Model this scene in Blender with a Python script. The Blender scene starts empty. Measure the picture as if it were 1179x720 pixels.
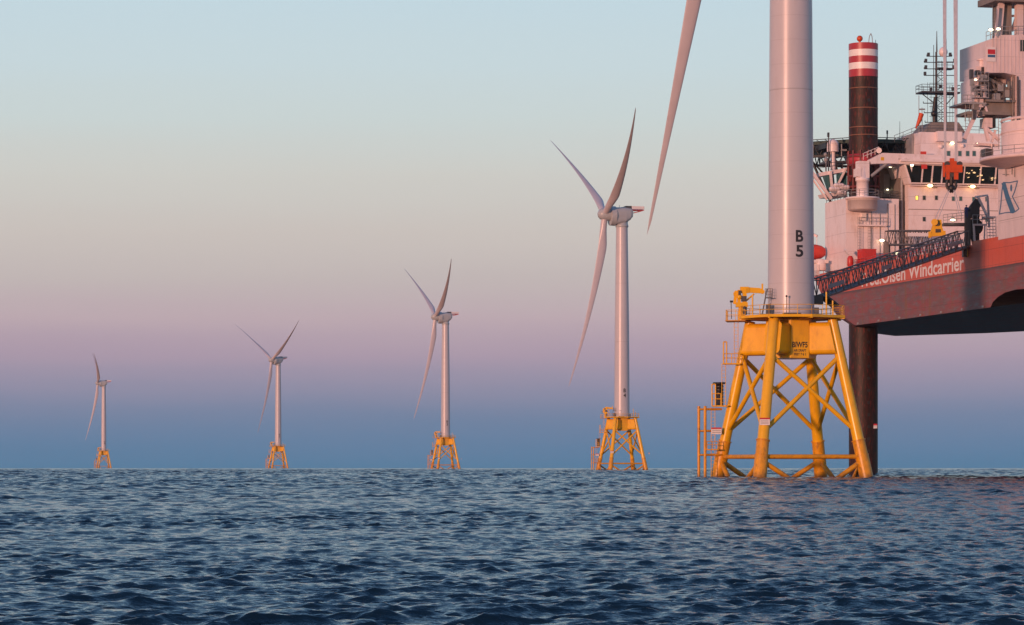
import bpy, bmesh, math, random
import numpy as np
from mathutils import Vector, Matrix

random.seed(7)
scene = bpy.context.scene
COL = scene.collection
R = math.radians

# ------------------------------------------------------------------ camera, sky, sun, exposure
F, CX, HY, CAMZ = 3500.0, 589.5, 537.2, 1.5        # focal length / centre / eye level in photo pixels
cam_d = bpy.data.cameras.new('camera')
cam = bpy.data.objects.new('camera', cam_d); COL.objects.link(cam)
cam.location = (0, 0, CAMZ); cam.rotation_euler = (R(90), 0, 0)
cam_d.sensor_width = 36.0; cam_d.lens = 36.0 * F / 1179.0
cam_d.shift_y = (HY - 360.0) / 1179.0
cam_d.clip_start = 0.5; cam_d.clip_end = 40000
scene.camera = cam

SUN_AZ, SUN_EL = 33.0, 3.5                          # behind the camera, to the left
sdir = Vector((-math.sin(R(SUN_AZ)) * math.cos(R(SUN_EL)), -math.cos(R(SUN_AZ)) * math.cos(R(SUN_EL)), math.sin(R(SUN_EL))))
sun_d = bpy.data.lights.new('sun', 'SUN'); sun_d.energy = 3.2; sun_d.angle = R(3); sun_d.color = (1.0, 0.49, 0.33)
sun = bpy.data.objects.new('sun', sun_d); COL.objects.link(sun)
sun.rotation_euler = sdir.to_track_quat('Z', 'Y').to_euler()

def lin(c):
    return tuple((x / 255 / 12.92) if x / 255 <= .04045 else ((x / 255 + .055) / 1.055) ** 2.4 for x in c)

world = bpy.data.worlds.new('World'); scene.world = world; world.use_nodes = True
nt = world.node_tree; nt.nodes.clear()
def N(t, **k):
    n = nt.nodes.new(t)
    for a, b in k.items(): setattr(n, a, b)
    return n
def math_node(op, a, b=None, clamp=False):
    n = N('ShaderNodeMath', operation=op, use_clamp=clamp)
    for i, x in enumerate((a, b)):
        if x is None: continue
        if isinstance(x, (int, float)): n.inputs[i].default_value = x
        else: nt.links.new(x, n.inputs[i])
    return n.outputs[0]
tc = N('ShaderNodeTexCoord')
nrm = N('ShaderNodeVectorMath', operation='NORMALIZE'); nt.links.new(tc.outputs['Generated'], nrm.inputs[0])
sep = N('ShaderNodeSeparateXYZ'); nt.links.new(nrm.outputs[0], sep.inputs[0])
elev = math_node('ARCSINE', sep.outputs['Z'])
smap = N('ShaderNodeMapping'); smap.inputs['Scale'].default_value = (5, 5, 90); nt.links.new(nrm.outputs[0], smap.inputs['Vector'])
snz = N('ShaderNodeTexNoise'); snz.inputs['Scale'].default_value = 1.0; snz.inputs['Detail'].default_value = 4; nt.links.new(smap.outputs[0], snz.inputs['Vector'])
elev = math_node('ADD', elev, math_node('MULTIPLY', math_node('SUBTRACT', snz.outputs[0], .5), .007))
pos = math_node('MULTIPLY', elev, 180 / math.pi / 45.0, True)      # 0 at the horizon, 1 at 45 degrees
def ramp(stops):
    r = N('ShaderNodeValToRGB'); cr = r.color_ramp; cr.interpolation = 'LINEAR'
    while len(cr.elements) > 1: cr.elements.remove(cr.elements[-1])
    for i, (e, c) in enumerate(stops):
        el = cr.elements[0] if i == 0 else cr.elements.new(min(1.0, e / 45.0))
        el.position = min(1.0, e / 45.0); el.color = (*c, 1)
    nt.links.new(pos, r.inputs[0]); return r.outputs[0]
anti = ramp([(0, lin((80, 125, 159))), (.45, lin((93, 128, 162))), (1.0, lin((115, 133, 163))), (1.5, lin((146, 144, 168))), (2.16, lin((175, 156, 173))), (2.8, lin((192, 172, 179))),
             (3.47, lin((196, 185, 183))), (4.4, lin((204, 196, 190))), (5.5, lin((207, 207, 201))), (6.5, lin((203, 214, 213))), (7.6, lin((200, 217, 222))),
             (8.8, lin((196, 217, 226))), (10.5, lin((184, 212, 227))), (14, lin((152, 191, 220))), (20, lin((118, 162, 205))), (32, lin((84, 129, 178))), (45, lin((64, 104, 152)))])
sunw = ramp([(0, (.95, .40, .20)), (2, (1.0, .52, .30)), (5, (.80, .56, .40)), (10, (.55, .52, .47)), (18, (.34, .42, .50)), (30, (.20, .31, .45)), (45, (.10, .20, .36))])
hx = math_node('ADD', math_node('MULTIPLY', sep.outputs['X'], sdir.x), math_node('MULTIPLY', sep.outputs['Y'], sdir.y))
fac = math_node('MULTIPLY', math_node('ADD', hx, .25), 1 / 1.1, True)
mx = N('ShaderNodeMix', data_type='RGBA'); nt.links.new(fac, mx.inputs['Factor']); nt.links.new(anti, mx.inputs[6]); nt.links.new(sunw, mx.inputs[7])
bg = N('ShaderNodeBackground'); bg.inputs['Strength'].default_value = 1.0
nt.links.new(mx.outputs[2], bg.inputs['Color'])
wo = N('ShaderNodeOutputWorld'); nt.links.new(bg.outputs[0], wo.inputs['Surface'])

vs = scene.view_settings
vs.view_transform = 'Standard'; vs.look = 'None'; vs.gamma = 1; vs.exposure = 0; vs.use_curve_mapping = False
scene.cycles.sample_clamp_indirect = 4.0
scene.cycles.max_bounces = 6
scene.cycles.use_denoising = True
scene.cycles.denoiser = 'OPENIMAGEDENOISE'
scene.cycles.denoising_prefilter = 'ACCURATE'

# ------------------------------------------------------------------ materials
def material(name, color, rough=.5, metal=0.0, vary=.12, scale=1.5, stretch=(1, 1, 1), second=None, second_amt=.0, bump=0.0, bump_scale=8, spec=.5, coat=0.0):
    """A procedural paint: colour broken up by large and small noise, optional stains in a second colour, optional bump."""
    m = bpy.data.materials.new(name); m.use_nodes = True
    t = m.node_tree; p = t.nodes['Principled BSDF']
    L = t.links.new
    co = t.nodes.new('ShaderNodeTexCoord'); mp = t.nodes.new('ShaderNodeMapping'); mp.inputs['Scale'].default_value = stretch
    L(co.outputs['Object'], mp.inputs['Vector'])
    n1 = t.nodes.new('ShaderNodeTexNoise'); n1.inputs['Scale'].default_value = scale; n1.inputs['Detail'].default_value = 5; n1.inputs['Roughness'].default_value = .65
    L(mp.outputs[0], n1.inputs['Vector'])
    mr = t.nodes.new('ShaderNodeMapRange'); mr.inputs['From Min'].default_value = .3; mr.inputs['From Max'].default_value = .7
    mr.inputs['To Min'].default_value = 1 - vary; mr.inputs['To Max'].default_value = 1 + vary * .6
    L(n1.outputs[0], mr.inputs['Value'])
    mul = t.nodes.new('ShaderNodeMix'); mul.data_type = 'RGBA'; mul.blend_type = 'MULTIPLY'; mul.inputs['Factor'].default_value = 1
    mul.inputs[6].default_value = (*color, 1); L(mr.outputs[0], mul.inputs[7])
    out = mul.outputs[2]
    if second:
        n2 = t.nodes.new('ShaderNodeTexNoise'); n2.inputs['Scale'].default_value = scale * 1.7; n2.inputs['Detail'].default_value = 6; n2.inputs['Roughness'].default_value = .7
        mp2 = t.nodes.new('ShaderNodeMapping'); mp2.inputs['Scale'].default_value = stretch; mp2.inputs['Location'].default_value = (13, 5, 9)
        L(co.outputs['Object'], mp2.inputs['Vector']); L(mp2.outputs[0], n2.inputs['Vector'])
        r2 = t.nodes.new('ShaderNodeMapRange'); r2.inputs['From Min'].default_value = .52; r2.inputs['From Max'].default_value = .68; r2.inputs['To Max'].default_value = second_amt
        L(n2.outputs[0], r2.inputs['Value'])
        m2 = t.nodes.new('ShaderNodeMix'); m2.data_type = 'RGBA'; m2.inputs[7].default_value = (*second, 1)
        L(r2.outputs[0], m2.inputs['Factor']); L(out, m2.inputs[6]); out = m2.outputs[2]
    L(out, p.inputs['Base Color'])
    rr = t.nodes.new('ShaderNodeMapRange'); rr.inputs['To Min'].default_value = max(.02, rough - .08); rr.inputs['To Max'].default_value = min(1, rough + .08)
    L(n1.outputs[0], rr.inputs['Value']); L(rr.outputs[0], p.inputs['Roughness'])
    p.inputs['Metallic'].default_value = metal; p.inputs['Specular IOR Level'].default_value = spec; p.inputs['Coat Weight'].default_value = coat
    if bump:
        nb = t.nodes.new('ShaderNodeTexNoise'); nb.inputs['Scale'].default_value = bump_scale; nb.inputs['Detail'].default_value = 3
        L(co.outputs['Object'], nb.inputs['Vector'])
        b = t.nodes.new('ShaderNodeBump'); b.inputs['Strength'].default_value = bump; b.inputs['Distance'].default_value = .1
        L(nb.outputs[0], b.inputs['Height']); L(b.outputs[0], p.inputs['Normal'])
    return m

def lamp_material(name, color, strength):
    m = bpy.data.materials.new(name); m.use_nodes = True
    p = m.node_tree.nodes['Principled BSDF']
    p.inputs['Base Color'].default_value = (*color, 1); p.inputs['Emission Color'].default_value = (*color, 1); p.inputs['Emission Strength'].default_value = strength
    return m

M = {}
M['tower'] = material('tower white paint', (.50, .485, .53), .33, vary=.05, scale=.25, stretch=(1, 1, .3), second=(.42, .40, .42), second_amt=.3, bump=.05, bump_scale=.8)
M['blade'] = material('blade white gelcoat', (.54, .50, .54), .33, vary=.06, scale=.3, second=(.37, .35, .38), second_amt=.3)
M['nacelle'] = material('nacelle grey white', (.40, .43, .46), .4, vary=.1, scale=.6)
M['yellow'] = material('marine yellow paint', (.82, .44, .003), .30, vary=.14, scale=.5, stretch=(1, 1, .5), second=(.46, .21, .01), second_amt=.4, bump=.06, bump_scale=1.2)
M['yellow_wet'] = material('yellow paint stained near the water', (.72, .32, .006), .38, vary=.25, scale=1.3, stretch=(1, 1, .6), second=(.22, .10, .03), second_amt=.7, bump=.15)
M['grating'] = material('yellow stained grating', (.45, .22, .03), .6, vary=.25, scale=2)
M['black'] = material('black paint', (.02, .02, .023), .45, vary=.2)
M['darksteel'] = material('dark grey steel', (.06, .06, .068), .5, vary=.3, scale=2)
M['greysteel'] = material('grey steel', (.115, .115, .125), .45, vary=.25, scale=2)
M['gangway'] = material('gangway grey paint', (.17, .135, .13), .45, vary=.25, scale=2)
M['midgrey'] = material('mid grey paint', (.30, .30, .31), .5, vary=.2)
M['red'] = material('red paint', (.55, .045, .04), .4, vary=.15)
M['signred'] = material('sign red', (.50, .02, .035), .4, vary=.05)
M['signwhite'] = material('sign white', (.75, .70, .70), .4, vary=.05)
M['shipwhite'] = material('ship white paint', (.82, .72, .72), .42, vary=.07, scale=.5, stretch=(1, 1, .35), second=(.56, .42, .37), second_amt=.5, bump=.12, bump_scale=.7)
M['craneskin'] = material('crane housing pale paint', (.72, .59, .59), .45, vary=.14, scale=.5, stretch=(1, 1, .3), second=(.52, .40, .36), second_amt=.45, bump=.08, bump_scale=.8)
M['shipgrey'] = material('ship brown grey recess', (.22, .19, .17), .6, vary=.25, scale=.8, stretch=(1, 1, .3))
M['orange'] = material('orange hook paint', (.60, .08, .018), .4, vary=.15)
M['boat'] = material('lifeboat orange red', (.62, .05, .035), .35, vary=.12)
M['brown'] = material('rusted brown leg steel', (.030, .013, .010), .55, vary=.6, scale=2.0, stretch=(1, 1, .22), second=(.20, .025, .02), second_amt=.7, bump=.5, bump_scale=2.2, spec=.35)
M['bandred'] = material('leg band red', (.40, .035, .055), .4, vary=.12)
M['bandwhite'] = material('leg band white', (.80, .76, .76), .4, vary=.08)
M['darkred'] = material('dark red frame paint', (.17, .03, .03), .5, vary=.3)
M['ring'] = material('leg weld ring', (.26, .12, .07), .5, vary=.3)
M['blue'] = material('logo blue', (.035, .12, .24), .45, vary=.08)
M['bluewear'] = material('blue workwear', (.03, .06, .22), .8, vary=.2)
M['skin'] = material('skin', (.45, .25, .18), .6, vary=.05)
M['helmet'] = material('dark hard hat', (.03, .03, .05), .4, vary=.05)
M['glass'] = material('dark window glass', (.012, .022, .026), .08, vary=.1, spec=.6)
M['tealglass'] = material('teal cabin glass', (.04, .13, .14), .1, vary=.2)
M['rope'] = material('grey wire rope', (.46, .50, .60), .4, vary=.15)
M['hivis'] = material('yellow lifting tool paint', (.75, .42, .02), .4, vary=.15)
M['deckgreen'] = material('helideck dark green', (.03, .06, .05), .6, vary=.2)
M['text_black'] = material('lettering black', (.022, .02, .024), .5, vary=.1)
M['text_white'] = material('lettering white', (.78, .70, .66), .5, vary=.1, scale=2, second=(.55, .40, .34), second_amt=.5)
M['lamp_warm'] = lamp_material('warm deck lamp', (1, .62, .22), 9.0)
M['lamp_pale'] = lamp_material('pale deck lamp', (1, .86, .55), 6.0)
M['lamp_dim'] = lamp_material('dim console lamp', (1, .8, .45), .5)
M['lit_window'] = lamp_material('lit window', (1, .66, .12), 1.2)

def seam_lines(m, step, width, dark):
    """Add faint horizontal plate seams (own geometry of the paint: weld lines) to a material, by object height."""
    t = m.node_tree; L = t.links.new; p = t.nodes['Principled BSDF']
    src = p.inputs['Base Color'].links[0].from_socket
    co = t.nodes.new('ShaderNodeTexCoord'); s = t.nodes.new('ShaderNodeSeparateXYZ'); L(co.outputs['Object'], s.inputs[0])
    a = t.nodes.new('ShaderNodeMath'); a.operation = 'MODULO'; a.inputs[1].default_value = step; L(s.outputs['Z'], a.inputs[0])
    b = t.nodes.new('ShaderNodeMath'); b.operation = 'LESS_THAN'; b.inputs[1].default_value = width; L(a.outputs[0], b.inputs[0])
    c = t.nodes.new('ShaderNodeMath'); c.operation = 'MULTIPLY'; c.inputs[1].default_value = dark; L(b.outputs[0], c.inputs[0])
    mix = t.nodes.new('ShaderNodeMix'); mix.data_type = 'RGBA'; mix.inputs[7].default_value = (.1, .09, .09, 1)
    L(c.outputs[0], mix.inputs['Factor']); L(src, mix.inputs[6]); L(mix.outputs[2], p.inputs['Base Color'])
seam_lines(M['tower'], 3.1, .07, .16)
seam_lines(M['shipwhite'], 3.0, .06, .35)
seam_lines(M['craneskin'], 2.3, .05, .30)

def wet_band(m, z0, z1):
    t = m.node_tree; L = t.links.new; p = t.nodes['Principled BSDF']; src = p.inputs['Base Color'].links[0].from_socket
    co = t.nodes.new('ShaderNodeTexCoord'); s_ = t.nodes.new('ShaderNodeSeparateXYZ'); L(co.outputs['Object'], s_.inputs[0])
    n = t.nodes.new('ShaderNodeTexNoise'); n.inputs['Scale'].default_value = 2.5; n.inputs['Detail'].default_value = 4; L(co.outputs['Object'], n.inputs['Vector'])
    a = t.nodes.new('ShaderNodeMath'); a.operation = 'ADD'; L(s_.outputs['Z'], a.inputs[0]); L(n.outputs[0], a.inputs[1])
    r = t.nodes.new('ShaderNodeMapRange'); r.inputs['From Min'].default_value = z0 + .5; r.inputs['From Max'].default_value = z1 + .5; r.inputs['To Min'].default_value = .8; r.inputs['To Max'].default_value = 0; L(a.outputs[0], r.inputs['Value'])
    mix = t.nodes.new('ShaderNodeMix'); mix.data_type = 'RGBA'; mix.inputs[7].default_value = (.16, .075, .02, 1)
    L(r.outputs[0], mix.inputs['Factor']); L(src, mix.inputs[6]); L(mix.outputs[2], p.inputs['Base Color'])
wet_band(M['yellow_wet'], .1, .9)

def hull_material():
    m = bpy.data.materials.new('hull paint, orange above and dark red below'); m.use_nodes = True
    t = m.node_tree; L = t.links.new; p = t.nodes['Principled BSDF']
    co = t.nodes.new('ShaderNodeTexCoord'); s = t.nodes.new('ShaderNodeSeparateXYZ'); L(co.outputs['Object'], s.inputs[0])
    def noise(scale, sc, detail=6, rough=.65, loc=(0, 0, 0)):
        mp = t.nodes.new('ShaderNodeMapping'); mp.inputs['Scale'].default_value = sc; mp.inputs['Location'].default_value = loc; L(co.outputs['Object'], mp.inputs['Vector'])
        n = t.nodes.new('ShaderNodeTexNoise'); n.inputs['Scale'].default_value = scale; n.inputs['Detail'].default_value = detail; n.inputs['Roughness'].default_value = rough
        L(mp.outputs[0], n.inputs['Vector']); return n.outputs[0]
    def rng(v, a, b, lo, hi):
        r = t.nodes.new('ShaderNodeMapRange'); r.inputs['From Min'].default_value = a; r.inputs['From Max'].default_value = b; r.inputs['To Min'].default_value = lo; r.inputs['To Max'].default_value = hi
        L(v, r.inputs['Value']); return r.outputs[0]
    def mixc(f, a, b):
        x = t.nodes.new('ShaderNodeMix'); x.data_type = 'RGBA'; L(f, x.inputs['Factor'])
        for i, c in ((6, a), (7, b)):
            if isinstance(c, tuple): x.inputs[i].default_value = (*c, 1)
            else: L(c, x.inputs[i])
        return x.outputs[2]
    low = mixc(rng(noise(.5, (1, .35, 1)), .42, .62, 0, 1), (.26, .06, .055), (.16, .085, .085))
    low = mixc(rng(noise(1.6, (1, .25, 1.6), loc=(4, 8, 2)), .5, .64, 0, .75), low, (.17, .14, .15))
    low = mixc(rng(noise(.9, (1, 1, .06), loc=(7, 1, 0)), .56, .66, 0, .8), low, (.21, .085, .03))
    low = mixc(rng(noise(1.1, (1, .5, 1), loc=(2, 3, 7)), .56, .66, 0, .65), low, (.28, .045, .05))
    top = mixc(rng(noise(.7, (1, .4, .5), loc=(1, 2, 3)), .4, .7, 0, .5), (.60, .105, .055), (.50, .10, .065))
    top = mixc(rng(noise(1.0, (1, 1, .08), loc=(3, 1, 0)), .60, .70, 0, .4), top, (.25, .06, .04))
    wob = t.nodes.new('ShaderNodeMath'); wob.operation = 'ADD'; L(s.outputs['Z'], wob.inputs[0]); L(rng(noise(2, (1, .5, 1)), 0, 1, -.12, .12), wob.inputs[1])
    c = mixc(rng(wob.outputs[0], 29.62, 29.68, 0, 1), low, top)
    band = mixc(rng(wob.outputs[0], 29.15, 29.5, 0, .65), c, (.05, .04, .042))       # worn dark boot-top line
    c2 = t.nodes.new('ShaderNodeMath'); c2.operation = 'GREATER_THAN'; c2.inputs[1].default_value = 29.65; L(s.outputs['Z'], c2.inputs[0])
    c = mixc(c2.outputs[0], band, c)
    def lines(axis, step, width):
        a = t.nodes.new('ShaderNodeMath'); a.operation = 'PINGPONG'; a.inputs[1].default_value = step; L(s.outputs[axis], a.inputs[0])
        b2 = t.nodes.new('ShaderNodeMath'); b2.operation = 'LESS_THAN'; b2.inputs[1].default_value = width; L(a.outputs[0], b2.inputs[0]); return b2.outputs[0]
    for axis, step, width in (('Y', 3.1, .035), ('Z', 1.15, .03)):
        f_ = t.nodes.new('ShaderNodeMath'); f_.operation = 'MULTIPLY'; f_.inputs[1].default_value = .45; L(lines(axis, step, width), f_.inputs[0])
        c = mixc(f_.outputs[0], c, (.045, .02, .018))
    L(c, p.inputs['Base Color']); L(rng(noise(1.2, (1, .4, 1)), 0, 1, .42, .66), p.inputs['Roughness'])
    b = t.nodes.new('ShaderNodeBump'); b.inputs['Strength'].default_value = .25; b.inputs['Distance'].default_value = .12
    L(noise(.45, (1, 1, 1), 2), b.inputs['Height']); L(b.outputs[0], p.inputs['Normal'])
    return m
M['hull'] = hull_material()

# ------------------------------------------------------------------ mesh helpers
class MB:
    def __init__(s): s.v = []; s.f = []; s.sm = []
    def add(s, verts, faces, smooth=False):
        o = len(s.v); s.v += [tuple(x) for x in verts]
        for f in faces: s.f.append([i + o for i in f]); s.sm.append(smooth)
        return s
    def box(s, x0, x1, y0, y1, z0, z1):
        v = [(x0, y0, z0), (x1, y0, z0), (x1, y1, z0), (x0, y1, z0), (x0, y0, z1), (x1, y0, z1), (x1, y1, z1), (x0, y1, z1)]
        return s.add(v, [(0, 3, 2, 1), (4, 5, 6, 7), (0, 1, 5, 4), (1, 2, 6, 5), (2, 3, 7, 6), (3, 0, 4, 7)])
    def beam(s, p0, p1, w, h, up=(0, 0, 1)):
        p0, p1 = Vector(p0), Vector(p1); d = (p1 - p0).normalized(); u = Vector(up)
        if abs(d.dot(u)) > .98: u = Vector((1, 0, 0))
        r = d.cross(u).normalized() * (w / 2); u = r.cross(d).normalized() * (h / 2)
        v = [p + a * r + b * u for p in (p0, p1) for a, b in ((-1, -1), (1, -1), (1, 1), (-1, 1))]
        return s.add(v, [(0, 3, 2, 1), (4, 5, 6, 7), (0, 1, 5, 4), (1, 2, 6, 5), (2, 3, 7, 6), (3, 0, 4, 7)])
    def tube(s, p0, p1, r0, r1=None, n=8, cap=True):
        p0, p1 = Vector(p0), Vector(p1); r1 = r0 if r1 is None else r1
        d = (p1 - p0).normalized(); a = d.orthogonal().normalized(); b = d.cross(a)
        c0 = [p0 + r0 * (math.cos(2 * math.pi * i / n) * a + math.sin(2 * math.pi * i / n) * b) for i in range(n)]
        c1 = [p1 + r1 * (math.cos(2 * math.pi * i / n) * a + math.sin(2 * math.pi * i / n) * b) for i in range(n)]
        s.add(c0 + c1, [(i, (i + 1) % n, n + (i + 1) % n, n + i) for i in range(n)], True)
        if cap: s.add(c0, [tuple(range(n))[::-1]]); s.add(c1, [tuple(range(n))])
        return s
    def path(s, pts, r, n=6):
        for a, b in zip(pts, pts[1:]): s.tube(a, b, r, r, n)
        return s
    def lathe(s, prof, n=32, c=(0, 0, 0), smooth=True, cap=True):
        v = []
        for r, z in prof:
            for i in range(n):
                t = 2 * math.pi * i / n; v.append((c[0] + r * math.cos(t), c[1] + r * math.sin(t), c[2] + z))
        f = []
        for k in range(len(prof) - 1):
            for i in range(n): f.append((k * n + i, k * n + (i + 1) % n, (k + 1) * n + (i + 1) % n, (k + 1) * n + i))
        s.add(v, f, smooth)
        if cap:
            s.add(v[:n], [tuple(range(n))[::-1]]); s.add(v[-n:], [tuple(range(n))])
        return s
    def plate(s, pts, ext):
        n = len(pts); e = Vector(ext); a = [Vector(p) for p in pts]; b = [p + e for p in a]
        s.add(a + b, [tuple(range(n))[::-1], tuple(range(n, 2 * n))] + [(i, (i + 1) % n, n + (i + 1) % n, n + i) for i in range(n)])
        return s
    def sphere(s, c, r, n=12, m=8, sc=(1, 1, 1)):
        v = [(c[0], c[1], c[2] - r * sc[2])]
        for j in range(1, m):
            ph = -math.pi / 2 + math.pi * j / m
            for i in range(n):
                t = 2 * math.pi * i / n; v.append((c[0] + r * sc[0] * math.cos(ph) * math.cos(t), c[1] + r * sc[1] * math.cos(ph) * math.sin(t), c[2] + r * sc[2] * math.sin(ph)))
        v.append((c[0], c[1], c[2] + r * sc[2])); f = []
        for i in range(n): f.append((0, 1 + (i + 1) % n, 1 + i)); f.append((len(v) - 1, 1 + (m - 2) * n + i, 1 + (m - 2) * n + (i + 1) % n))
        for j in range(m - 2):
            for i in range(n): f.append((1 + j * n + i, 1 + j * n + (i + 1) % n, 1 + (j + 1) * n + (i + 1) % n, 1 + (j + 1) * n + i))
        return s.add(v, f, True)
    def rail(s, pts, h=1.15, step=1.6, r=.035, rails=(1.0, .52), n=5):
        for a, b in zip(pts, pts[1:]):
            a, b = Vector(a), Vector(b); k = max(1, round((b - a).length / step))
            for i in range(k + 1):
                p = a.lerp(b, i / k); s.tube(p, p + Vector((0, 0, h)), r, r, n)
            for q in rails: s.tube(a + Vector((0, 0, h * q)), b + Vector((0, 0, h * q)), r, r, n)
        return s
    def ladder(s, p0, p1, side, w=.5, step=.45, r=.04):
        p0, p1 = Vector(p0), Vector(p1); sd = Vector(side).normalized() * (w / 2)
        s.tube(p0 - sd, p1 - sd, r, r, 5); s.tube(p0 + sd, p1 + sd, r, r, 5)
        k = int((p1 - p0).length / step)
        for i in range(1, k): p = p0.lerp(p1, i / k); s.tube(p - sd, p + sd, r * .7, r * .7, 4)
        return s
    def truss(s, p0, p1, w, h, nb, rc, rd):
        """A square lattice girder; p0 and p1 are the bottom centre line."""
        p0, p1 = Vector(p0), Vector(p1); d = (p1 - p0); side = Vector((d.y, -d.x, 0)).normalized() * (w / 2); up = Vector((0, 0, h))
        for sg in (-1, 1):
            s.beam(p0 + sg * side, p1 + sg * side, rc * 2, rc * 2.6); s.beam(p0 + sg * side + up, p1 + sg * side + up, rc * 2, rc * 2)
            for i in range(nb):
                a = p0.lerp(p1, i / nb) + sg * side; b = p0.lerp(p1, (i + .5) / nb) + sg * side; c = p0.lerp(p1, (i + 1) / nb) + sg * side
                s.tube(a, b + up, rd, rd, 5); s.tube(b + up, c, rd, rd, 5)
                if i % 2 == 0: s.tube(a, a + up, rd, rd, 5)
        for i in range(nb + 1):
            a = p0.lerp(p1, i / nb); s.tube(a - side, a + side, rd, rd, 5); s.tube(a - side + up, a + side + up, rd, rd, 5)
        return s
    def build(s, name, mat, parent=None, at=(0, 0, 0)):
        me = bpy.data.meshes.new(name); me.from_pydata(s.v, [], s.f); me.validate()
        if len(me.polygons) == len(s.sm): me.polygons.foreach_set('use_smooth', s.sm)
        me.update(); me.materials.append(mat)
        o = bpy.data.objects.new(name, me); COL.objects.link(o); o.location = at
        if parent: o.parent = parent
        return o

def tag(o, label=None, cat=None, group=None, kind=None):
    if label: o['label'] = label
    if cat: o['category'] = cat
    if group: o['group'] = group
    if kind: o['kind'] = kind
    return o
def empty(name, loc=(0, 0, 0), rz=0.0, label=None, cat=None, group=None):
    o = bpy.data.objects.new(name, None); COL.objects.link(o); o.location = loc; o.rotation_euler = (0, 0, rz); o.empty_display_size = 1
    return tag(o, label, cat, group)
def text_points(body, height, bold=True, off=.012, slices=0):
    """Glyph mesh of a line of text: verts (x, y) with cap height = height, left aligned at 0; returns verts, faces, width."""
    c = bpy.data.curves.new('lettering', 'FONT'); c.body = body; c.size = 1; c.resolution_u = 4
    if bold: c.offset = off
    o = bpy.data.objects.new('lettering', c); COL.objects.link(o); bpy.context.view_layer.update()
    me = bpy.data.meshes.new_from_object(o.evaluated_get(bpy.context.evaluated_depsgraph_get()))
    if slices:                                           # cut into narrow strips so that the glyphs can follow a curved wall
        bm = bmesh.new(); bm.from_mesh(me); xs_ = [q.co.x for q in bm.verts]; a_, b_ = min(xs_), max(xs_)
        for i in range(1, slices):
            bmesh.ops.bisect_plane(bm, geom=bm.verts[:] + bm.edges[:] + bm.faces[:], plane_co=(a_ + (b_ - a_) * i / slices, 0, 0), plane_no=(1, 0, 0))
        bm.to_mesh(me); bm.free()
    v = [tuple(x.co) for x in me.vertices]; f = [tuple(p.vertices) for p in me.polygons]
    bpy.data.objects.remove(o); bpy.data.curves.remove(c); bpy.data.meshes.remove(me)
    k = height / .73
    x0 = min(p[0] for p in v); x1 = max(p[0] for p in v)
    return [((p[0] - x0) * k, p[1] * k) for p in v], f, (x1 - x0) * k

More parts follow.
